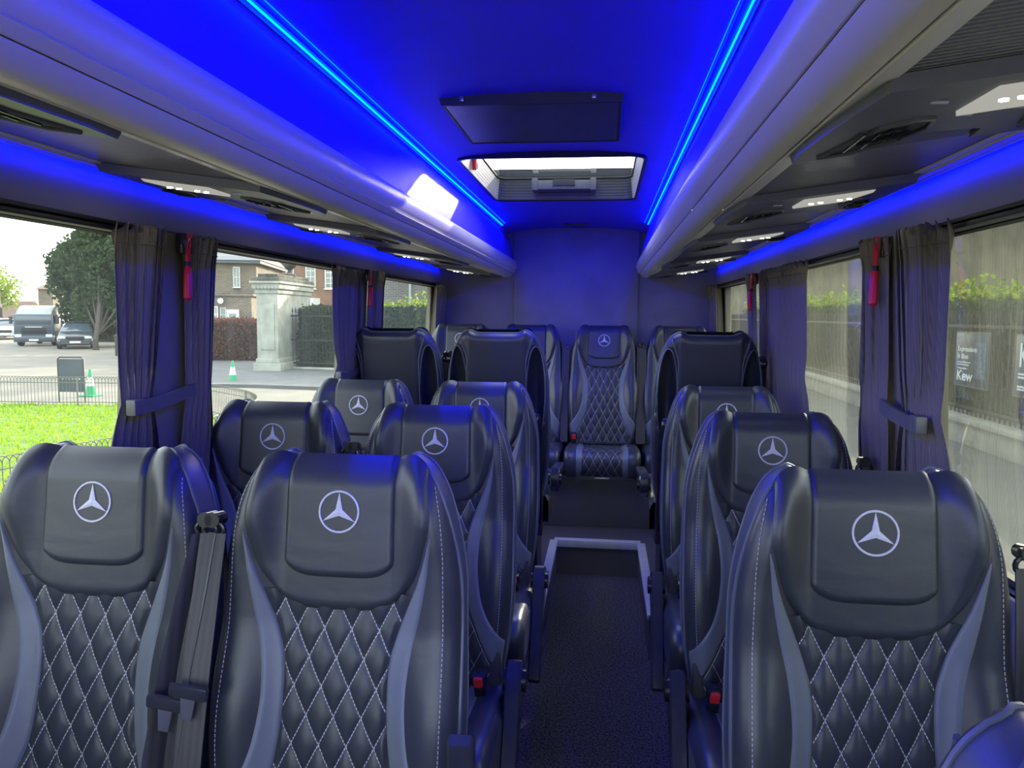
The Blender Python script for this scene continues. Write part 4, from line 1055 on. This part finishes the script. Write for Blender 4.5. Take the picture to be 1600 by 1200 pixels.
# railings beside the pier + ivy hedge
A2 = Matrix.Translation(A) @ Matrix.Rotation(ang, 4, 'Z') @ Vector((wd+.05, 1.2, 0)); B2 = gr(610, 584)
dv = B2-A2; LN = dv.length; ang2 = math.atan2(dv.y, dv.x)
t = empty('iron_railing', A2, ang2, label='tall black iron railings with spikes beside the stone pier', category='railing')
mb = MB()
for i in range(int(LN/.13)):
    x = .06+i*.13; mb.tube([(x, 0, .15), (x, 0, 2.05)], .011, 5); mb.tube([(x, 0, 2.05), (x, 0, 2.12), (x, 0, 2.27)], [.012, .03, .003], 6)
mb.build('bars', M['iron'], t)
for z in (.3, 1.1, 1.95):
    mb = MB(); mb.box(0, LN, -.02, .02, z-.025, z+.025); mb.build('rail', M['iron'], t)
mb = MB(); mb.box(0, LN, -.12, .12, 0, .15, bev=.02); mb.build('plinth', M['stone'], t)
hedge('hedge', 0.1, LN-1.1, .35, 1.6, 0, 2.2, 6500, .07, (M['leafi'], M['leafi']), 'dark ivy hedge behind the tall black railings', rz=ang2, loc=A2)
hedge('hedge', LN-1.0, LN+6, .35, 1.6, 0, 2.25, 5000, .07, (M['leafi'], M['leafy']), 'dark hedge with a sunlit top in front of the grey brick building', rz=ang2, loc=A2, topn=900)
# far houses
ff = Front(100)
for i, (r, lb) in enumerate((((-30, 497, 30, 520), 'row of distant pale houses at the far left'), ((62, 452, 82, 515), 'distant brown house with a tall chimney above the lorry'))):
    x0, x1, z0, z1 = ff.rect(*r); t = empty('house', ff.O, ff.rz, label=lb, category='house')
    mb = MB(); mb.box(x0, x1, 0, 6, 0, z1); mb.build('wall', M['brickb'], t)
    mb = MB(); mb.prism([(-.4, z1), (6.4, z1), (3, z1+(2.2 if i == 0 else 1.0))], x0-.3, x1+.3, 'x'); mb.build('roof', M['tile'], t)
    mb = MB(); mb.box(x0+.1, x0+.8, 2.6, 3.4, z1, z1+(3.0 if i == 0 else 1.7)); mb.build('chimney', M['brickb'], t)
    for px_ in ((2, 500, 7, 506), (14, 500, 19, 506)) if i == 0 else (): sash(t, ff, px_, 2, 2)
# timber fence + shelter behind car
fg = Front(52)
x0, x1, z0, z1 = fg.rect(88, 516, 250, 548); mb = MB(); mb.box(x0, x1, 0, .12, 0, z1)
for i in range(int((x1-x0)/1.8)+1): mb.box(x0+i*1.8, x0+i*1.8+.12, -.06, 0, 0, z1+.08)
mb.build('timber_fence', M['bark'], loc=fg.O, rz=fg.rz, label='dark timber fence running behind the parked car', category='fence')
t = empty('shelter', fg.O, fg.rz, label='small open shelter with a pale sunlit roof behind the parked car', category='shelter')
x0, x1, z0, z1 = fg.rect(97, 490, 134, 497); mb = MB(); mb.prism([(-1.6, z0), (.4, z0+.25), (.4, z1+.1), (-1.6, z0+.08)], x0, x1, 'x'); mb.build('roof', M['white'], t)
for x_ in (x0+.1, x1-.1):
    for y_ in (-1.4, .2): mb = MB(); mb.box(x_-.05, x_+.05, y_-.05, y_+.05, 0, z0+.1); mb.build('post', M['bark'], t)
# bollard
p = gr(183, 556); mb = MB(); lathe(mb, [(0, 0), (.08, 0), (.08, .85), (.10, .87), (.10, .93), (.05, .98), (0, .99)], (0, 0, 0)); mb.build('bollard', M['iron'], loc=p, label='short dark bollard at the kerb right of the parked car', category='bollard')

# vehicles
def wheel(parent, x, y, r, w):
    mb = MB(); mb.tube([(x-w/2, y, r), (x-w*.35, y, r), (x+w*.35, y, r), (x+w/2, y, r)], [r*.93, r, r, r*.93], 20); o = mb.build('wheel', M['tyre'], parent)
    mb = MB(); mb.tube([(x-w/2-.01, y, r), (x+w/2+.01, y, r)], r*.6, 12); mb.build('hub', M['metal'], o)
def car(name, loc, rz, mat, label, s=1.):
    # front at y = 0 facing -y, body extends to +y
    t = empty(name, loc, rz, label=label, category='car')
    W = .9
    secs = [(0, .30, .62, .80), (.06, .24, .70, .92), (.5, .20, .84, 1.), (1.2, .18, .95, 1.), (2.4, .18, .98, 1.), (3.6, .18, .98, 1.), (4.3, .22, .92, .97), (4.5, .34, .70, .86)]
    P = []
    for y, zb, zt, k in secs:
        w_ = W*k; P.append([(x, y, z) for x, z in ((-w_*.9, zb), (-w_, zb+.12), (-w_, zt-.22), (-w_*.9, zt-.03), (-w_*.5, zt), (0, zt+.02), (w_*.5, zt), (w_*.9, zt-.03), (w_, zt-.22), (w_, zb+.12), (w_*.9, zb), (-w_*.9, zb))])
    mb = MB(); mb.grid(P); mb.add(P[0][:-1], [tuple(range(11))]); mb.add(P[-1][:-1], [tuple(range(11))[::-1]]); mb.build('body', mat, t, angle=50)
    secs = [(1.15, .93, .93, .86), (1.9, .93, 1.38, .70), (2.5, .93, 1.45, .68), (3.2, .93, 1.40, .68), (4.05, .93, .96, .8)]
    P = [[(-W*.9, y, zb), (-W*k-.02, y, max(zb, zt-.06)), (-W*k*.8, y, zt), (0, y, zt+.02), (W*k*.8, y, zt), (W*k+.02, y, max(zb, zt-.06)), (W*.9, y, zb)] for y, zb, zt, k in secs]
    mb = MB(); mb.grid(P); mb.build('cabin_glass', M['cglass'], t, angle=50)
    mb = MB(); mb.grid([[(-W*.62, y, z), (0, y, z+.03), (W*.62, y, z)] for y, z in ((1.85, 1.395), (2.5, 1.465), (3.25, 1.41))]); mb.closedfix = False; mb.build('roof', mat, t)
    for sx in (-1, 1):
        for y in (.85, 3.6): wheel(t, sx*.8, y, .32, .22)
        mb = MB(); mb.box(sx*.62-.17, sx*.62+.17, -.02, .12, .58, .70, bev=.03); mb.build('headlamp', M['whitep'], t)
        mb = MB(); mb.box(sx*.98-.08, sx*.98+.08, 1.45, 1.6, .93, 1.06, bev=.02); mb.build('mirror', mat, t)
    mb = MB(); mb.box(-.42, .42, -.02, .06, .50, .68, bev=.01); mb.build('grille', M['rubber'], t)
    mb = MB(); mb.box(-.26, .26, -.05, .0, .34, .44); mb.build('number_plate', M['white'], t)
    return t
car('car', gr(118, 546)+Vector((0, 0, 0)), psi+.45, M['carp'], 'dark saloon car parked beside the lorry')
for p, lb, m_ in (((8, 531), 'pale car parked at the far left of the street', M['carw']), ((-14, 528), 'second pale car at the left edge behind the first', M['carw'])):
    car('car', gr(*p), psi+.5, m_, lb)
L0 = gr(54, 541); t = empty('lorry', L0, psi+.30, label='large dark lorry with a pale roof deflector parked on the street', category='lorry')
mb = MB(); mb.box(-1.2, 1.2, 0, 2.0, .55, 2.15, bev=.10); mb.build('cab', M['lorry'], t)
mb = MB(); mb.box(-1.08, 1.08, -.02, .10, 1.45, 2.05, bev=.04); mb.build('windscreen', M['cglass'], t)
mb = MB(); mb.prism([(.15, 2.15), (1.9, 2.15), (1.9, 2.75), (1.1, 2.68), (.4, 2.4)], -1.05, 1.05, 'x'); mb.build('roof_deflector', M['lorryt'], t)
mb = MB(); mb.box(-.75, .75, -.04, .05, .85, 1.25, bev=.03); mb.build('grille', M['rubber'], t)
mb = MB(); mb.box(-.5, .5, -.06, -.03, 1.27, 1.32); mb.build('badge_bar', M['metal'], t)
mb = MB(); mb.box(-1.2, 1.2, -.10, .2, .28, .72, bev=.05); b = mb.build('bumper', M['lorry'], t)
mb = MB(); mb.box(-.28, .28, -.13, -.09, .36, .48); mb.build('number_plate', M['white'], b)
for sx in (-1, 1):
    mb = MB(); mb.box(sx*.92-.2, sx*.92+.2, -.12, .0, .62, .80, bev=.03); mb.build('headlamp', M['whitep'], t)
    mb = MB(); mb.box(sx*1.38-.1, sx*1.38+.1, .1, .25, 1.5, 2.0, bev=.03); mb.tube([(sx*1.15, .2, 1.9), (sx*1.35, .2, 1.8)], .02, 6); mb.build('mirror', M['dplastic'], t)
    for y in (.9, 5.2): wheel(t, sx*1.02, y, .45, .3)
mb = MB(); mb.box(-1.22, 1.22, 2.2, 7.2, .9, 2.7, bev=.03); mb.build('cargo_body', M['lorryt'], t)
mb = MB(); mb.box(-.5, .5, 1.5, 7.0, .5, .8); mb.build('chassis', M['dplastic'], t)
t.scale = (.86, .86, .86)

# cones and the board
def cone(p, label, h=.72):
    t = empty('traffic_cone', p, label=label, category='traffic cone', group='green traffic cones')
    mb = MB(); mb.box(-.19, .19, -.19, .19, 0, .04, bev=.015); mb.build('base', M['greenp'], t)
    def f(z): return .13-.105*z/h
    mb = MB(); lathe(mb, [(f(0), .035), (f(h*.38), h*.38)], (0, 0, 0)); lathe(mb, [(f(h*.72), h*.72), (f(h), h), (0, h+.005)], (0, 0, 0)); mb.build('cone_body', M['greenp'], t)
    mb = MB(); lathe(mb, [(f(h*.38)+.002, h*.38), (f(h*.72)+.002, h*.72)], (0, 0, 0)); mb.build('sleeve', M['whitep'], t)
cone(gr(142, 619), 'green traffic cone with a white band standing behind the lawn fence beside the dark board', .66)
cone(gr(364, 599), 'green traffic cone with a white band standing on the grey pavement by the pier', .66)
p = gr(113, 629); t = empty('notice_board', p, psi, label='dark framed board standing at the far side of the hoop fence', category='notice board')
w_ = .29; mb = MB(); mb.box(-w_, w_, -.01, .01, .24, .98); mb.build('panel', M['board'], t)
mb = MB(); mb.tube([(-w_, 0, 0), (-w_, 0, .97), (-w_+.04, 0, 1.02), (w_-.04, 0, 1.02), (w_, 0, .97), (w_, 0, 0)], .016, 8); mb.build('frame', M['iron'], t)
mb = MB()
for i in range(6): mb.box(-.2+i*.075, -.175+i*.075, -.014, -.009, .52, .545)
mb.build('stickers', M['white'], t)

# right-hand side ------------------------------------------------------
flat('pavement', [(2.6, -10), (5.9, -10), (5.9, 60), (2.6, 60)], GZ+.001, GZ+.06, M['pave'], **ST)
mb = MB(); mb.box(5.95, 6.35, -6, 50, GZ, GZ+.40, bev=.02); mb.box(5.85, 6.45, -6, 50, GZ+.40, GZ+.48, bev=.015)
mb.build('plinth_wall', M['kerb'], label='low pale stone wall carrying the railings on the right', category='wall')
t = empty('iron_railing', (6.15, 0, GZ+.48), label='dark iron railings on the low stone wall, right side of the bus', category='railing')
mb = MB()
for i in range(230): y = 3+i*.15; mb.tube([(0, y, 0), (0, y, 1.55)], .012, 5); mb.tube([(0, y, 1.55), (0, y, 1.6), (0, y, 1.7)], [.012, .026, .003], 5)
mb.build('bars', M['iron'], t)
for z in (.12, 1.45): mb = MB(); mb.box(-.02, .02, 3, 37.5, z-.025, z+.025); mb.build('rail', M['iron'], t)
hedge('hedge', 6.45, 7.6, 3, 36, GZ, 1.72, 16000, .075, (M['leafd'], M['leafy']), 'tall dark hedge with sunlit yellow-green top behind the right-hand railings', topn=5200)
t = empty('building', (14, 0, GZ), label='long pale masonry building rising behind the right-hand hedge', category='building')
mb = MB(); mb.box(0, 6, -8, 160, 0, 6.0); mb.build('wall', M['render'], t)
mb = MB(); mb.box(-.3, 6.3, -8.3, 160.3, 6.0, 6.2); mb.build('roof', M['slate'], t)
def text(parent, s_, x, y, z, size, mat, name='lettering', squeeze=1., bold=.0):
    c = bpy.data.curves.new(name, 'FONT'); c.body = s_; c.size = size; c.extrude = .001; c.offset = bold; c.align_x = 'LEFT'
    o = bpy.data.objects.new(name, c); COL.objects.link(o); o.parent = parent; o.location = (x, y, z); o.rotation_euler = (PI/2, 0, 0); o.scale = (squeeze, 1, 1)
    c.materials.append(mat); bpy.context.view_layer.update()
    me = bpy.data.meshes.new_from_object(o.evaluated_get(bpy.context.evaluated_depsgraph_get())); n = bpy.data.objects.new(name, me)
    n.parent = parent; n.location = (x, y, z); n.rotation_euler = (PI/2, 0, 0); n.scale = (squeeze, 1, 1); COL.objects.link(n); bpy.data.objects.remove(o); return n
def poster(y, label, first):
    # hung on the railings, facing the road; local x runs towards the viewer's right
    t = empty('poster_board', (6.09, y, .36), -PI/2, label=label, category='poster')
    W_ = 1.12; H_ = .86
    mb = MB(); mb.box(0, W_, .0, .03, 0, H_, bev=.006); mb.build('panel', M['poster'], t)
    mb = MB(); mb.tube([(-.01, .01, -.01), (W_+.01, .01, -.01), (W_+.01, .01, H_+.01), (-.01, .01, H_+.01)], .014, 6, closed=True); mb.build('frame', M['fence'], t)
    if first:
        mb = MB(); mb.box(.68, 1.04, -.004, 0, .14, .72); mb.build('picture', M['posterb'], t)
        text(t, 'Expressions', .08, -.004, .56, .115, M['ink'], bold=.002, squeeze=1.2); text(t, 'in Blue', .08, -.004, .44, .115, M['ink'], bold=.002, squeeze=1.2)
        mb = MB()
        for k, z in enumerate((.37, .33, .27)): mb.box(.08, .55-.06*k, -.003, 0, z, z+.014)
        mb.build('small_print', M['ink'], t)
        text(t, 'Kew', .08, -.004, .08, .24, M['ink'], bold=.004, squeeze=1.25)
        mb = MB()
        for x in (.08, .21): mb.box(x, x+.08, -.005, 0, .078, .088)
        mb.build('serif', M['ink'], t)
    else:
        text(t, 'Kew', .10, -.004, .42, .48, M['ink'], bold=.006, squeeze=.9)
        mb = MB()
        for k, z in enumerate((.30, .25, .12, .08)): mb.box(.10, .80-.09*k, -.003, 0, z, z+.025)
        mb.build('small_print', M['ink'], t)
poster(13.75, 'dark poster reading Expressions in Blue and Kew on the right-hand railings', True)
poster(11.85, 'dark poster with large white lettering cut off by the right edge', False)
#EXTEND
# ------------------------------------------------------------------ camera
cd = bpy.data.cameras.new('camera'); cam = bpy.data.objects.new('camera', cd); COL.objects.link(cam)
cd.sensor_width = 36; cd.lens = 36*1200/1600; cd.clip_start = .02; cd.clip_end = 500
psi = math.atan(144/1200.*math.cos(math.radians(5.1))); th = math.atan(108/1200.); rl = math.radians(.5)
R = Vector((math.cos(psi), math.sin(psi), 0)); F = Vector((-math.sin(psi)*math.cos(th), math.cos(psi)*math.cos(th), -math.sin(th))); U = R.cross(F)
R2 = R*math.cos(rl)+U*math.sin(rl); U2 = U*math.cos(rl)-R*math.sin(rl)
cam.matrix_world = Matrix(((R2.x, U2.x, -F.x, .2), (R2.y, U2.y, -F.y, 0), (R2.z, U2.z, -F.z, 1.45), (0, 0, 0, 1)))
sc.camera = cam
# ------------------------------------------------------------------ light
sd_ = bpy.data.lights.new('sun', 'SUN'); sd_.energy = 9.; sd_.angle = math.radians(.6); sd_.color = (1, .93, .78)
so = bpy.data.objects.new('sun', sd_); COL.objects.link(so)
so.rotation_euler = (-Vector((.38, .87, .345))).to_track_quat('-Z', 'Y').to_euler()
w = bpy.data.worlds.new('world'); sc.world = w; w.use_nodes = True; nt = w.node_tree; nt.nodes.clear()
wo = N(nt, 'ShaderNodeOutputWorld'); bg = N(nt, 'ShaderNodeBackground'); sk = N(nt, 'ShaderNodeTexSky')
sk.sky_type = 'NISHITA'; sk.sun_disc = False; sk.sun_elevation = math.radians(20); sk.sun_rotation = math.radians(23.4); sk.air_density = 1.; sk.dust_density = 4.
mxs = N(nt, 'ShaderNodeMix', data_type='RGBA'); mxs.inputs['Factor'].default_value = .55; L(nt, sk.outputs[0], mxs.inputs['A']); mxs.inputs['B'].default_value = (6.5, 6.7, 6.9, 1)
L(nt, mxs.outputs['Result'], bg.inputs[0]); bg.inputs[1].default_value = .85; L(nt, bg.outputs[0], wo.inputs[0])
sc.view_settings.view_transform = 'Standard'; sc.view_settings.look = 'None'; sc.view_settings.gamma = 1; sc.view_settings.exposure = 0.
